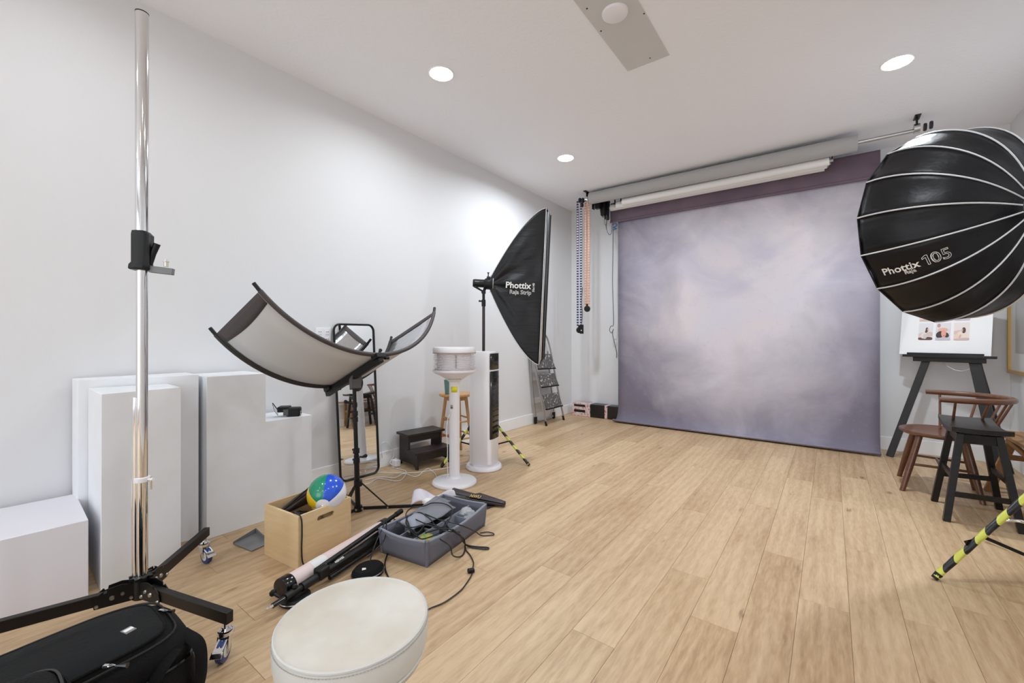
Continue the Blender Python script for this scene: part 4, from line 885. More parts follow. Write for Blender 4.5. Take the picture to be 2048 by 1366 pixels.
G().lathe([(Rp-.002, -.001), (Rp+.0045, -.006), (Rp+.007, -.02), (Rp+.006, -.05), (Rp+.003, -.068), (Rp-.003, -.072), (Rp+.001, -.078), (Rp-.004, -.092), (Rp-.02, -.102), (0, -.102)], PC+UP*ZP, n=72).build('cushion_side', VIN2, t)
sg_ = G()
for k in range(150):
    a = k*2*PI/150; d = V((math.cos(a), math.sin(a), 0)); tt_ = V((-d.y, d.x, 0)); c = PC+UP*(ZP-.0085)+d*(Rp+.0068); sg_.bar(c-tt_*.0027, c+tt_*.0027, .0012, .0012)
s_o = sg_.build('stitching', mat('stitch_thread', (170, 168, 164), .6), t, smooth=False); s_o['kind'] = 'stuff'
bd_ = PC+UP*(ZP-.072); sa = math.atan2(-PC.y-.0, -PC.x)+.15; dS = V((math.cos(sa), math.sin(sa), 0)); G().lathe([(0, .0), (.004, 0), (.005, .002), (0, .004)], bd_+dS*(Rp+.006), dS, 10).build('side_rivet', STEEL, t)
G().cyl(PC+UP*.1, PC+UP*.33, .025, n=20).cyl(PC+UP*.31, PC+UP*.325, .1, n=24).build('column', CHROME, t)
for k in range(5):
    a = k*2*PI/5+.3; d = V((math.cos(a), math.sin(a), 0)); G().taper(PC+UP*.09+d*.01, PC+UP*.065+d*.2, .05, .035, .025, .02).build('base_arm', CHROME, t, bevel=.004)
    G().lathe([(0, -.01), (.024, -.01), (.026, 0), (.024, .01), (0, .01)], PC+UP*.026+d*.2, V((-d.y, d.x, 0)), 16).cyl(PC+UP*.026+d*.2, PC+UP*.065+d*.2, .006).build('caster', BLKP, t)

# ------------------------------------------------------------------ black camera backpack
t = thing('camera_backpack', 'black camera backpack lying flat at lower left, zips facing up', 'backpack', (-1.62, .1, 0))
BX0, BX1, BY0, BY1, BH = -1.88, -1.545, -.45, .478, .24
def rsq(u, e): # squircle
    th = 2*PI*u; c, s_ = math.cos(th), math.sin(th); return math.copysign(abs(c)**e, c), math.copysign(abs(s_)**e, s_)
def sec(z, grow, top=0, n=64):
    out = []
    for i in range(n):
        a, b2 = rsq(i/n, .38); x = (BX0+BX1)/2+a*((BX1-BX0)/2+grow); y = (BY0+BY1)/2+b2*((BY1-BY0)/2+grow)
        neck = -.02*math.exp(-((y-.1)/.16)**2)*(1 if a < 0 else 0); x -= neck
        out.append(V((x, y, z-(.05*max(0, .25-y)*top))))
    return out
loft([sec(0, -.03), sec(.012, -.004), sec(.07, .012), sec(.13, .004), sec(.155, .0), sec(.16, -.006), sec(.19, -.004, .5), sec(.215, -.012, 1), sec(BH, -.035, 1), sec(BH+.006, -.09, 1), sec(BH+.006, -.14, 1)]).build('body', BAGCL, t)
# raised front panel with piping
def panel_outline(gr, z, n=60):
    out = []
    for i in range(n):
        a, b2 = rsq(i/n, .42); out.append(V((-1.712+a*(.14+gr), .01+b2*(.40+gr), z-.05*max(0, .25-(-.02+b2*.4)))))
    return out
loft([panel_outline(0, BH-.005), panel_outline(0, BH+.014), panel_outline(-.02, BH+.024), panel_outline(-.07, BH+.026)]).build('front_panel', mat('bag_panel', (24, 25, 26), .85, bump=(60, .25), vary=(6, .35, (38, 37, 35)), spec=.2), t)
G().tube([p for p in panel_outline(.002, BH+.012)], .0045, 6, closed=True).build('piping', BAGCL2, t)
G().tube([p for p in panel_outline(.026, BH+.004)], .0035, 6, closed=True).build('zip_track', BLKP, t)
zt_ = sec(.157, .001); G().tube(zt_, .006, 6, closed=True).build('side_zip', BLKG, t)
lbl = at_z(257, 1260, BH+.027); la = V((.96, .28, 0)).normalized(); lb = V((-.28, .96, 0))
lb_o = G().box((lbl.x, lbl.y, BH+.026), (.03, .026, .003), (la, lb, UP)).build('label_tag', mat('grey_tag', (125, 125, 125), .4), t); G().box((lbl.x, lbl.y, BH+.028), (.013, .022, .002), (la, lb, UP)).build('label_print', WHT, lb_o)
def zpull(px, py, z, d, ln=.045):
    p = at_z(px, py, z); d = vv(d).normalized(); n_ = V((-d.y, d.x, 0))
    zp = G().tube([p, p+d*.012+n_*.004, p+d*.028, p+d*.012-n_*.004, p], .002, 6).box(p, (.012, .008, .006), (d, n_, UP)).build('zip_pull', CHROME, t)
    G().tube([p+d*.024, p+d*ln*.7, p+d*ln], [.0025, .004, .007], 8).build('pull_tab', BLKG, zp)
zpull(322, 1221, BH+.01, RT*1-FW*.1); zpull(212, 1332, BH+.022, RT*1+FW*.05, .055); zpull(237, 1228, BH, -RT+FW*-.2, .03); zpull(348, 1313, .17, -RT*.3-FW*.8, .03)
# padded straps
G().tube(smoothpath([V((BX1-.03, BY1-.06, .2)), V((BX1-.0, BY1-.1, .18)), V((BX1+.018, BY1-.16, .10)), V((BX1+.012, BY1-.2, .03))], 6), .02, 8, flat=.3).tube(smoothpath([V((BX1-.08, BY1-.03, .215)), V((BX1-.03, BY1+.0, .18)), V((BX1-.01, BY1+.0, .1)), V((BX1-.02, BY1-.01, .03))], 6), .022, 8, flat=.35).build('side_strap', BAGCL2, t)
# second black case whose rounded top shows at the very bottom
cs_ = at_z(118, 1350, .35)
t = thing('camera_case', 'rounded black zippered camera case in front of the backpack, bottom left', 'case', (cs_.x, cs_.y-.08, 0))
cx_, cy_ = cs_.x+.015, cs_.y-.085
def cse(z, gr, n=48):
    out = []
    for i in range(n):
        a, b2 = rsq(i/n, .55); out.append(V((cx_+a*(.10+gr), cy_+b2*(.10+gr), z)))
    return out
loft([cse(.0, -.01), cse(.02, 0), cse(.28, 0), cse(.325, -.006), cse(.352, -.025), cse(.358, -.05)]).build('body', BAGCL, t)
G().tube(cse(.34, -.013), .005, 6, closed=True).build('zip_track', BLKG, t)
G().tube(cse(.315, .002), .004, 6, closed=True).build('piping', BAGCL2, t)

# ------------------------------------------------------------------ pine crate with ball and wraps
cx3 = V((math.cos(R_(5)), math.sin(R_(5)), 0)); cy3 = V((-cx3.y, cx3.x, 0)); CN = V((-2.076, 1.036, 0))
def cr(x, y, z): return CN+cx3*x+cy3*y+UP*z
ca3 = (cx3, cy3, UP); CW, CD, CH, th_ = .302, .305, .263, .012
t = thing('pine_crate', 'pale pine storage crate with handle slots, holding a beach ball', 'crate', CN)
G().box(cr(-CW/2, CD/2, .008), (CW-.02, CD-.02, .012), ca3).build('bottom', PINE, t)
for y in (th_/2, CD-th_/2): G().box(cr(-CW/2, y, CH/2), (CW, th_, CH), ca3).build('side_board', PINE, t, bevel=.001)
def slotwall(x):
    g = G(); z0, z1, y0, y1 = CH-.062, CH-.036, CD/2-.05, CD/2+.05
    g.box(cr(x, CD/2, z0/2), (th_, CD-2*th_, z0), ca3); g.box(cr(x, CD/2, (z1+CH)/2), (th_, CD-2*th_, CH-z1), ca3)
    g.box(cr(x, (th_+y0)/2, (z0+z1)/2), (th_, y0-th_, z1-z0), ca3); g.box(cr(x, (CD-th_+y1)/2, (z0+z1)/2), (th_, CD-th_-y1, z1-z0), ca3)
    for yy, s_ in ((y0, 1), (y1, -1)):       # rounded slot ends
        for z_, q in ((z0, 1), (z1, -1)): g.plate([cr(x-th_/2, yy, z_), cr(x-th_/2, yy+s_*.012, z_), cr(x-th_/2, yy+s_*.004, z_+q*.004), cr(x-th_/2, yy, z_+q*.012)], cx3, th_)
    return g.build('end_board', wood('pine_end', (226, 200, 158), (204, 170, 122), .8, axis='Y') if 'pine_end' not in MATS else MATS['pine_end'], t)
slotwall(-th_/2); slotwall(-CW+th_/2)
# ball
BC = V((-2.178, 1.243, .294)); BR = .1
tb = thing('beach_ball', 'inflatable beach ball in green, blue, white and yellow panels', 'ball', BC-UP*BR)
vd_ = (BC-EYE).normalized(); rr1 = vd_.cross(UP).normalized(); uu1 = rr1.cross(vd_).normalized()
pa = (rr1*-.2+uu1*-.58-vd_*.79).normalized(); qa = (rr1-pa*rr1.dot(pa)).normalized(); qb = pa.cross(qa)
cols = [('ball_white', (226, 226, 232)), ('ball_blue', (30, 84, 208)), ('ball_green', (22, 140, 104)), ('ball_yellow', (226, 186, 30)), ('ball_white', (226, 226, 232)), ('ball_red', (190, 60, 50))]
if qb.dot(uu1) < 0: qb = -qb
for k in range(6):
    a0 = -PI/3+.55+k*PI/3
    def fn(u, v, a0=a0): th = .02+u*(PI-.04); ph = a0+v*PI/3; return BC+(pa*math.cos(th)+(qa*math.cos(ph)+qb*math.sin(ph))*math.sin(th))*BR*(1-.012*abs(2*v-1)**6)
    G().grid(fn, 20, 10).build('panel', mat(cols[k][0], cols[k][1], .18, coat=.3), tb)
for s_ in (1, -1): G().grid(lambda u, v: BC+(pa*s_*math.cos(u*.36)+(qa*math.cos(v*2*PI)+qb*math.sin(v*2*PI))*math.sin(u*.36))*(BR+.0015), 5, 24).build('end_cap', mat('ball_white', (226, 226, 232), .18), tb)
G().lathe([(0, .0), (.006, 0), (.005, .006), (0, .007)], BC+pa*(BR+.001), pa, 10).build('valve', WHITEP, tb)
# dark wraps in the crate
def lump(c, ax, ay, az, seed, n=24):
    def fn(u, v):
        th = u*PI; ph = v*2*PI; d = V((math.sin(th)*math.cos(ph), math.sin(th)*math.sin(ph), math.cos(th))); r = 1+.35*noise.noise(d*1.8+V((seed, 0, 0)))+.12*noise.noise(d*5+V((0, seed, 0))); return vv(c)+V((d.x*ax*r, d.y*ay*r, d.z*az*r))
    return G().grid(fn, n//2, n)
lump(cr(-.2, .1, .13), .085, .085, .075, 3).build('black_cloth', mat('black_shiny_cloth', (22, 22, 24), .35, bump=(12, .7)), None, 'crumpled black cloth inside the pine crate', cat='cloth', loc=cr(-.2, .1, .03))
fa, fb = at_d(562, 1022, 2.26), at_d(632, 963, 2.42)
def wrap(u, v):
    p = fa.lerp(fb, u); w = .012+.05*u*(1.3-u); return p+V((0, 0, 1))*(-.06*math.sin(PI*v)*(.4+u))+(rr1*(v-.5)*w*1.6)+uu1*(-.02*u)+V((noise.noise(V((u*3, v*4, 1)))*.012,)*3)
tw = thing('folded_reflector', 'dark brown folded cloth leaning out of the pine crate', 'folded cloth', (fa+fb)/2-UP*.1)
G().grid(wrap, 20, 8).build('cloth', mat('umber_cloth', (62, 52, 48), .45, bump=(9, .6)), tw, solid=.003)
G().tube([fa-(fb-fa)*.05-UP*.005, fb+(fb-fa)*.12], .0035, 8).build('rod', BLKP, tw); G().plate([fb-UP*.01, fb+(fb-fa)*.32+rr1*.004, fb+(fb-fa)*.30+rr1*.022-UP*.012, fb+rr1*.02-UP*.03], -vd_, .002).build('pale_edge', mat('pale_grey', (196, 196, 198), .6), tw)
BC_ = mat('black_cable', (22, 21, 22), .45)
G().tube(smoothpath([cr(-.15, .06, .22), cr(-.05, .015, CH+.008), cr(.006, .012, CH-.008), cr(.008, .016, .18), cr(.008, .014, .1), cr(.01, .02, .03), cr(.03, .04, .006)], 6), .0036, 8).build('crate_cable', BC_, None, 'black cable hanging down the near corner of the pine crate', cat='cable', loc=cr(.006, .012, 0))
# dustpan-like grey tray behind the crate
dq = [at_z(463, 1087, .012), at_z(503, 1103, .004), at_z(522, 1093, .004), at_z(522, 1068, .03), at_z(513, 1065, .04), at_z(472, 1082, .03)]
t = thing('grey_scoop', 'flat grey metal dustpan lying beside the pine crate', 'dustpan', at_z(495, 1088))
q1, q2, q3, q4 = at_z(466, 1088, .003), at_z(503, 1103, .003), at_z(540, 1086, .003), at_z(512, 1066, .003)
dgm = mat('zinc_grey', (128, 128, 130), .5, .2)
G().plate([q1, q2, q3, q4], UP, .003).build('pan', dgm, t); G().plate([q1, q1+UP*.012, q4+UP*.03, q4], (q2-q1).normalized(), .003).plate([q4, q4+UP*.03, q3+UP*.012, q3], (q1-q4).normalized(), .003).build('rim', dgm, t)

# ------------------------------------------------------------------ flash on the stepped plinth
FZ = .6145; FC = V((-2.875, 1.375, FZ))
t = thing('camera_flash', 'black camera flash with white bounce card on the plinth step', 'camera flash', FC)
fd = V((.62, .78, 0)).normalized(); fs_ = V((-fd.y, fd.x, 0)); fxs = (fd, fs_, UP)
G().box(FC+fd*.03+UP*.03, (.085, .062, .058), fxs).build('body', BLKP, t, bevel=.01); G().box(FC-fd*.03+fs_*.01+UP*.048, (.07, .075, .036), fxs).build('head', BLKP, t, bevel=.006)
G().box(FC+fd*.073+UP*.022-fs_*.008, (.002, .02, .022), fxs).build('foot_plate', WHITEP, t); G().box(FC+fd*.0745+UP*.022-fs_*.008, (.002, .009, .013), fxs).build('contact', BLKP, t)
G().box(FC-fd*.012+fs_*-.031+UP*.03, (.03, .002, .04), fxs).build('dial_plate', mat('grey_plastic', (84, 82, 82), .5), t)
k0 = FC-fd*.06+UP*.035-fs_*.02; tipc = at_d(545, 806, (FC-EYE).dot(FW)*.985)
arcp = [k0+UP*.01, tipc, tipc-UP*.015+(k0-tipc)*.08, tipc.lerp(k0, .4)-UP*.03, k0-UP*.025]
G().plate(arcp, fs_, .0015).build('bounce_card', mat('card_white', (226, 226, 226), .5), t)
G().tube([k0+UP*.01, tipc], .0028, 6).tube(smoothpath(arcp[1:], 4), .0012, 6).build('card_edge', BLKP, t)

# ------------------------------------------------------------------ caddy of cables
ky = R_(8.4); kx3 = V((math.cos(ky), math.sin(ky), 0)); ky3 = V((-kx3.y, kx3.x, 0)); KN = V((-1.600, 1.436, 0)); KW, KD, KH = .30, .525, .118
def kp(x, y, z): return KN-kx3*x+ky3*y+UP*z       # x grows to the left side, y grows away
GREYC = mat('grey_felt', (104, 106, 118), .8, bump=(90, .15)); GREYL = mat('grey_felt_rim', (140, 144, 156), .8)
t = thing('divider_box', 'grey padded divider box full of tangled cables, on the floor', 'storage box', KN)
G().box(kp(KW/2, KD/2, .006), (KW-.02, KD-.02, .012), (kx3, ky3, UP)).build('bottom', GREYC, t)
def kwall(a, b2, sag, out):
    def fn(u, v):
        p = kp(*a, 0).lerp(kp(*b2, 0), u); h = (KH+.012-sag*math.sin(PI*u)+.0)*v; return p+UP*h+vv(out)*(.012*v+.006*math.sin(PI*u)*v)
    w_ = G().grid(fn, 14, 4).build('wall', GREYC, t, solid=.01)
    G().tube([fn(u/14, 1) for u in range(15)], .0065, 8).build('rim', GREYL, w_)
kwall((0, 0), (KW, 0), .010, -ky3); kwall((0, 0), (0, KD), .016, kx3); kwall((KW, 0), (KW, KD), .016, -kx3); kwall((0, KD), (KW, KD), .010, ky3)
def kdiv(x0, y0, x1, y1, h=.1): o = G().bar(kp(x0, y0, h/2+.01), kp(x1, y1, h/2+.01), .007, h, UP).build('divider', GREYL, t, bevel=.003)
for qx, qy, ox, oy in ((0, 0, 1, -1), (KW, 0, -1, -1), (0, KD, 1, 1), (KW, KD, -1, 1)): G().tube([kp(qx, qy, 0), kp(qx, qy, KH+.014)+kx3*(.009*ox)+ky3*(.009*oy)], .0085, 10).build('corner_fold', GREYC, t)
kdiv(.10, .01, .10, KD-.01); kdiv(.0, .28, .1, .28, .09); kdiv(.0, .37, .1, .37, .09); kdiv(.1, .16, .29, .16, .09); kdiv(.205, .01, .205, .16, .09); kdiv(.0, .12, .1, .12, .085)
# grey foam flaps
def flap(name, pts, m, label, lift=0, cat='flap', nrm=None):
    pts = [vv(p) for p in pts]
    def fn(u, v): p = pts[0].lerp(pts[1], u).lerp(pts[3].lerp(pts[2], u), v); return p+UP*(lift*math.sin(PI*u)*math.sin(PI*v)+.008*noise.noise(V((u*3, v*3, len(name)))))
    return G().grid(fn, 10, 10).build(name, m, None, label, solid=.006, cat=cat, loc=pts[0], kind=None)
FLP = mat('grey_foam', (128, 130, 136), .75)
flap('foam_divider', [kp(.26, .16, .135), kp(.12, .15, .13), kp(.085, .36, .15), kp(.24, .40, .165)], FLP, 'large flat grey foam divider lying on top of the box', .012, 'foam divider')
flap('foam_divider', [kp(.27, .10, .13), kp(.16, .07, .118), kp(.13, .20, .132), kp(.25, .24, .14)], mat('grey_foam_light', (150, 154, 166), .7), 'folded grey foam piece under the large foam divider', .03, 'foam divider')
flap('foam_divider', [kp(.29, .22, .13), kp(.18, .20, .128), kp(.17, .43, .15), kp(.30, .45, .15)], FLP, 'grey foam divider at the back of the box', .006, 'foam divider')
# small things inside
G().lathe([(0, .0), (.03, .002), (.043, .008), (.043, .012), (0, .008)], kp(.06, .066, .088), (kx3*.15-ky3*.25+UP).normalized(), 24).build('patterned_disc', mat('green_yellow_print', (196, 178, 80), .5, vary=(22, 1, (70, 130, 60))), None, 'round green and yellow patterned disc in the near compartment', cat='disc', loc=kp(.05, .055, .1))
lump(kp(.06, .44, .095), .05, .045, .03, 9).build('plastic_bag', mat('clear_bag', (205, 208, 212), .15, bump=(30, .9), alpha=.6), None, 'crumpled clear plastic bag in the far compartment', cat='bag', loc=kp(.06, .44, .07))
g = thing('black_flash_unit', 'small black flash unit with white markings in the box', 'flash unit', kp(.16, .1, .07))
G().box(kp(.155, .09, .085), (.06, .13, .04), ((kx3*.9+ky3*.3).normalized(), (ky3*.9-kx3*.3).normalized(), UP)).build('body', BLKP, g, bevel=.008); put_text('white_lettering', '230', .03, WHT, g, kp(.175, .06, .106), (kx3*.3+ky3*.9), (-kx3*.9+ky3*.3), bold=.02)
lump(kp(.15, .27, .07), .075, .09, .045, 12).build('black_pouch', BLKP, None, 'soft black pouch in the middle of the grey box', cat='pouch', loc=kp(.15, .27, .03))
def cable(name, pts, label, r=.0034, m=None, k=7): return G().tube(smoothpath(pts, k), r, 7).build(name, m or BC_, None, label, cat='cable', loc=vv(pts[0]))
Z = at_z
cable('black_cable', [Z(880, 1078, .13), Z(900, 1092, .125), Z(905, 1110, .06), Z(918, 1114, .01), Z(928, 1106, .006), Z(930, 1090, .006), Z(925, 1075, .05), Z(905, 1060, .135), Z(880, 1058, .14), Z(850, 1066, .13)], 'black cable looping over the right side of the grey box', .0038)
cable('black_cable', [Z(905, 1058, .137), Z(920, 1070, .12), Z(930, 1088, .03), Z(950, 1093, .006), Z(975, 1095, .006), Z(974, 1098, .006), Z(950, 1096, .006), Z(932, 1090, .012), Z(926, 1076, .06), Z(900, 1058, .14)], 'doubled black cable ending in a bight right of the box', .0038)
cable('black_cable', [Z(850, 1028, .15), Z(880, 1040, .15), Z(920, 1050, .13), Z(950, 1063, .04), Z(963, 1071, .006), Z(985, 1070, .006), Z(987, 1067, .006), Z(975, 1064, .006), Z(960, 1066, .006)], 'black cable ending in a thin loop at the far right', .003)
cs2 = cable('inline_switch_cable', [Z(930, 1088, .02), Z(932, 1100, .006), Z(940, 1110, .005), Z(947, 1125, .005), Z(945, 1138, .005), Z(943, 1150, .005), Z(932, 1168, .005), Z(920, 1182, .005), Z(890, 1204, .005), Z(862, 1216, .005), Z(845, 1225, .005)], 'thin black cable with inline switch trailing toward padded stool', .003)
G().box(Z(942, 1141, .011), (.034, .022, .018), ((RT*.9+FW*.3).normalized(), (FW*.9-RT*.3).normalized(), UP)).build('inline_switch', BLKP, cs2, bevel=.005)
cable('black_cable', [Z(815, 1032, .15), Z(812, 1046, .14), Z(822, 1055, .135), Z(850, 1050, .15), Z(880, 1055, .14), Z(895, 1045, .15), Z(905, 1020, .16), Z(890, 1008, .17), Z(865, 1006, .175), Z(848, 1012, .17), Z(825, 1015, .16), Z(812, 1028, .15), Z(818, 1050, .14), Z(822, 1062, .13), Z(835, 1072, .12)], 'black cable coiled across the top of the grey foam', .0034)
cable('black_cable', [Z(786, 1036, .07), Z(800, 1048, .13), Z(822, 1058, .135), Z(835, 1066, .13), Z(850, 1050, .14), Z(862, 1048, .145), Z(885, 1060, .13), Z(845, 1078, .11), Z(825, 1062, .12), Z(818, 1072, .1)], 'black cable running from folded stand into the box', .0034)
cable('black_cable', [Z(870, 1052, .14), Z(862, 1040, .15), Z(840, 1025, .155), Z(822, 1032, .15), Z(834, 1040, .15), Z(862, 1052, .14), Z(895, 1062, .13), Z(920, 1064, .12)], 'black cable crossing in front of the folded foam piece', .003)
cable('black_cable', [Z(784, 1094, .02), Z(776, 1105, .006), Z(770, 1125, .005), Z(771, 1140, .005), Z(778, 1158, .005)], 'thick black cable lying left of the grey box', .004)
# rolled black paper with gold letters + sheet
ra, rb2 = at_z(905, 990, .045), at_z(1010, 1005, .03)
t = thing('rolled_poster', 'rolled dark paper with gold letters, white inside, behind cable box', 'poster', (ra.x, ra.y, 0))
DKP = mat('dark_brown_paper', (58, 50, 52), .5)
rd = (rb2-ra).normalized(); rx_, ry_, _ = basis(rd)
def cone(u, v, inset=0): th = v*2*PI*.96+.6; r = .048*(1-u)+.016*u-inset; p = ra.lerp(rb2, u); return V((p.x, p.y, max(.004, r)+.002))+rx_*(math.cos(th)*r*1.15)+ry_*(math.sin(th)*r*.85)
G().grid(cone, 16, 28).build('paper', DKP, t, solid=.0015); G().grid(lambda u, v: cone(u*.3, v, .003), 6, 28).build('inner_face', mat('lilac_white', (220, 214, 224), .6), t, solid=.0006)
tn = (EYE-ra); tn = (tn-rd*tn.dot(rd)).normalized(); tn = (tn*.8+UP*.6); tn = (tn-rd*tn.dot(rd)).normalized()
put_text('gold_letters', 'NWU', .03, mat('gold_print', (206, 178, 96), .5), t, ra.lerp(rb2, .36)+tn*.034-tn.cross(rd)*.016, rd, tn.cross(rd), bold=.02, shear=.3, lift=.003)
def curl(u, v):
    a, b2 = at_z(822, 1010, .03), at_z(912, 998, .06); c_, d_ = at_z(832, 985, .05), at_z(905, 988, .085); p = a.lerp(b2, u).lerp(c_.lerp(d_, u), v); return p+UP*(.05*math.sin(PI*v)*(1-.4*u)*abs(math.cos(u*4))+.02*math.sin(u*8))
G().grid(curl, 26, 14).build('curled_paper', mat('lilac_white', (220, 214, 224), .6), None, 'curled white paper sheet between cable box and pedestal base', solid=.0015, cat='paper', loc=at_z(860, 1000, 0))
lump(at_z(858, 1004, .11), .05, .035, .022, 21).build('tissue_paper', PAPERW, None, 'crumpled white tissue on the curled white sheet', cat='tissue', loc=at_z(858, 1004, .08))
sh = [at_z(925, 992, .004), at_z(960, 986, .004), at_z(1012, 1003, .004), at_z(975, 1018, .004)]
G().plate(sh, UP, .002).build('dark_sheet', DKP, None, 'flat dark paper sheet lying under the rolled poster', cat='paper', loc=sh[0])

# ------------------------------------------------------------------ pink tube, folded stand, cases
pa_, pb_ = V((-1.915, .905, .046)), V((-2.055, 1.515, .046)); pd_ = (pb_-pa_).normalized()
t = thing('poster_tube', 'pale pink poster tube with black caps beside the pine crate', 'tube', V((pa_.x, pa_.y, 0)))
G().tube([pa_, pb_], .041, 32).build('tube', mat('pale_pink_card', (220, 200, 198), .55), t)
G().tube([pa_+pd_*.12, pa_+pd_*.2], .0418, 32).build('label_wrap', mat('white_label', (224, 222, 222), .5), t)
for p, s_ in ((pa_, -1), (pb_, 1)): G().lathe([(.0425, -.05), (.0445, -.045), (.0445, -.004), (.042, 0), (.03, .002), (0, .0)], p+pd_*(s_*.03), pd_*s_, 32).build('end_cap', BLKG, t)
tp, hb_, ed = at_z(534, 1219, .05), at_z(640, 1150, .075), at_z(795, 1050, .065)
ft_ = thing('folded_light_stand', 'black folded light stand with silver spigot lying on the floor', 'light stand', V((hb_.x, hb_.y, 0)))
sd_ = (ed-tp).normalized(); 
def fs(u): return tp.lerp(ed, u)
G().lathe([(0, -.035), (.004, -.034), (.008, -.026), (.004, -.022), (.006, -.008), (.01, 0), (.01, .012), (0, .012)], tp+sd_*.03, sd_, 14).build('spigot', CHROME, ft_)
G().tube([fs(.03), fs(.14)], .0105, 14).build('top_tube', BLKG, ft_)
G().tube([fs(.10), fs(.17)], .016, 14).tube([fs(.16), fs(.25)], .0135, 14).tube([fs(.2), fs(.33)], .019, 16).build('middle_tube', BLKP, ft_)
G().tube([fs(.3), fs(1.0)], .021, 16).build('lower_tube', BLK, ft_)
hc = G().box(fs(.335)+UP*.01, (.05, .055, .05), (V((-sd_.y, sd_.x, 0)), sd_, UP)).build('leg_hub', BLKP, ft_, bevel=.008)
G().tube([fs(.08)-RT*.01+UP*.012, fs(.08)-RT*.035+UP*.03], [.005, .007], 8).ball(fs(.08)-RT*.035+UP*.03, .015, 10, (.6, 1, 1)).ball(fs(.16)+UP*.02, .012, 8).build('lock_knob', BLKP, ft_)
l1a, l1b = fs(.35)+UP*.025-RT*.015, at_z(798, 1025, .13)
G().tube([l1a, l1b], .0115, 12).build('leg', BLK, ft_); G().tube([l1a+RT*.01-UP*.03, fs(.98)+UP*.03], .011, 12).build('leg', BLK, ft_); G().tube([fs(.36)-UP*.028+RT*.02, fs(1.02)-UP*.03+RT*.02], .011, 12).build('leg', BLK, ft_)
G().tube([l1b-(l1b-l1a)*.05, l1b+(l1b-l1a)*.04], .0145, 12).build('foot_cap', BLKP, ft_)
mid_ = l1a.lerp(l1b, .62); G().bar(mid_, fs(.9)+UP*.02, .012, .008).build('brace', BLK, ft_)
bl_ = G()
for u, z in ((.37, .03), (.40, .02), (.55, .021), (.7, .021), (.85, .021)): bl_.cyl(fs(u)+UP*z-RT*.006, fs(u)+UP*(z+.003)-RT*.006, .006, n=10)
bl_.build('bolts', STEEL, ft_)
nl = (V((sd_.y, -sd_.x, 0))*.6+UP*.8).normalized(); put_text('white_lettering', 'NEEWER', .014, WHT, ft_, fs(.42)+nl*.0215, sd_, nl.cross(sd_), bold=.02)
cable('black_cable', [Z(732, 1158, .02), Z(738, 1130, .04), Z(750, 1090, .1), Z(768, 1048, .14), Z(770, 1038, .145), Z(773, 1052, .13), Z(768, 1080, .1), Z(750, 1100, .08), Z(735, 1115, .05)], 'thin black cable looped over the folded stand', .003)
pzc = Z(736, 1140, .03)
t = thing('zip_pouch', 'round black zip pouch with white logo behind the padded stool', 'pouch', V((pzc.x, pzc.y, 0)))
loft([[V((pzc.x, pzc.y, z))+V((math.cos(a*PI/12)*r, math.sin(a*PI/12)*r*1.25, 0)) for a in range(24)] for z, r in ((.0, .05), (.01, .062), (.035, .062), (.048, .052), (.05, .03))]).build('body', BAGCL, t)
G().tube([V((pzc.x, pzc.y, .024))+V((math.cos(a*PI/12)*.063, math.sin(a*PI/12)*.063*1.25, 0)) for a in range(24)], .003, 6, closed=True).build('zip_track', STEEL, t)
G().plate([V((pzc.x+.01+dx_, pzc.y-.03+dy_, .051)) for dx_, dy_ in ((-.012, 0), (0, .012), (.012, .004), (.004, -.012))], UP, .001).build('logo_mark', WHT, t)
dc = Z(590, 1188, .03)
t = thing('black_round_case', 'round black case under the tip of the folded light stand', 'case', V((dc.x, dc.y, 0)))
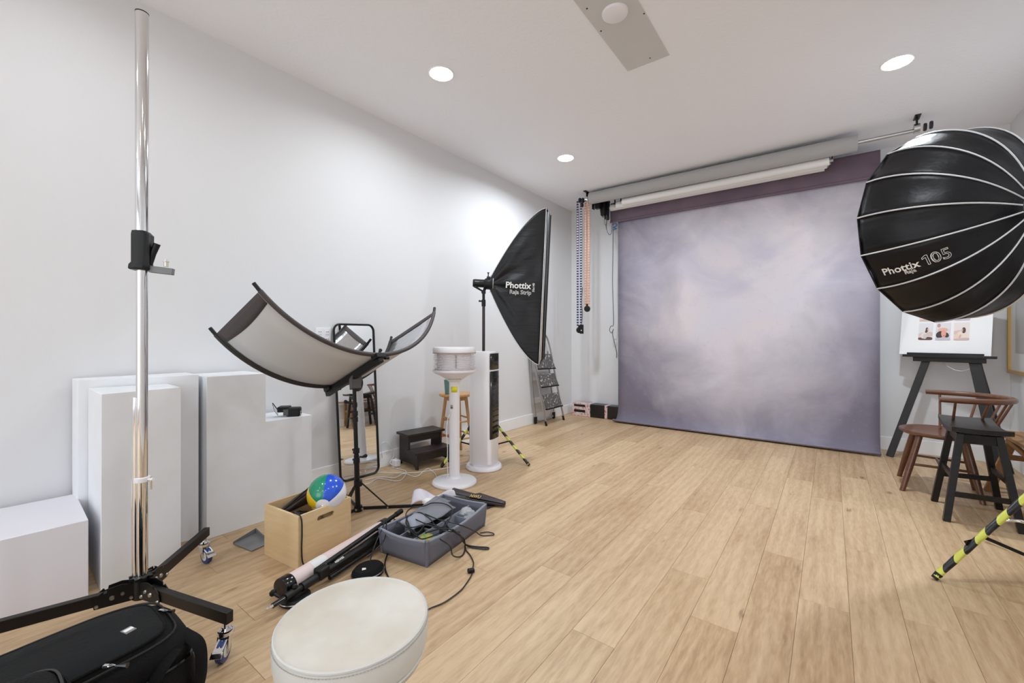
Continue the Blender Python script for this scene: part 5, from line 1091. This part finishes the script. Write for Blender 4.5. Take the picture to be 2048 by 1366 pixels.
G().lathe([(0, 0), (.055, 0), (.062, .006), (.062, .022), (.055, .028), (0, .028)], (dc.x, dc.y, 0), n=32).build('body', BLKP, t); G().lathe([(.0625, .012), (.064, .014), (.0625, .017)], (dc.x, dc.y, 0), n=32).build('rim', STEEL, t)

# ------------------------------------------------------------------ white cords and adapter
WC = mat('white_cable', (226, 226, 228), .4)
pk = at_z(778, 932, .0); 
t = thing('power_adapter', 'white plug adapter on the floor left of dark step stool', 'adapter', (-3.08, 2.40, 0))
G().box((-3.07, 2.395, .032), (.07, .05, .055)).build('body', WHITEP, t, bevel=.005); G().box((-3.07, 2.395, .064), (.02, .01, .012)).build('prong', WHITEP, t)
cable('white_cable', [at_x(765, 915, -3.13), at_x(762, 892, -3.12), at_x(770, 884, -3.12), at_x(784, 895, -3.12), at_x(787, 912, -3.12), at_x(780, 925, -3.1), V((-3.08, 2.37, .01))], 'white cord curving up the baseboard right of the mirror', .003, WC)
cable('white_cable', [V((-3.03, 2.40, .01)), Z(784, 934, .005), Z(798, 938, .005), Z(812, 943, .005), Z(805, 958, .005), Z(792, 962, .005), Z(772, 959, .005), Z(756, 957, .005), Z(740, 966, .005), Z(728, 969, .005)], 'white cord looping on the floor in front of the mirror', .003, WC)
cable('white_cable', [Z(742, 944, .005), Z(760, 945, .005), Z(790, 946, .005), Z(830, 945, .005), Z(868, 940, .005), Z(902, 934, .005), Z(935, 926, .005), Z(940, 922, .005), Z(952, 925, .02)], 'long white cord running behind the pedestal to tower fan', .003, WC)
cable('white_cable', [Z(730, 960, .005), Z(760, 954, .005), Z(790, 955, .005), Z(808, 947, .005), Z(832, 953, .005), Z(850, 940, .005), Z(858, 938, .005), Z(870, 947, .005), Z(875, 957, .005), Z(886, 950, .005), Z(892, 952, .012), FXc+V((-.1, -.05, .045))], 'white zigzag cord ending at the pedestal base', .003, WC)
pe = FXc+V((math.cos(ca-.6)*.045, math.sin(ca-.6)*.045, .56)); cable('white_cable', [pe, pe-RT*.025-UP*.05, pe-RT*.035-UP*.16, pe-RT*.028-UP*.28, pe-RT*.03-UP*.4, pe-RT*.025-UP*.48, FXc+V((-.02, -.07, .048))], 'white cord hanging from the pedestal label to its base', .003, WC)
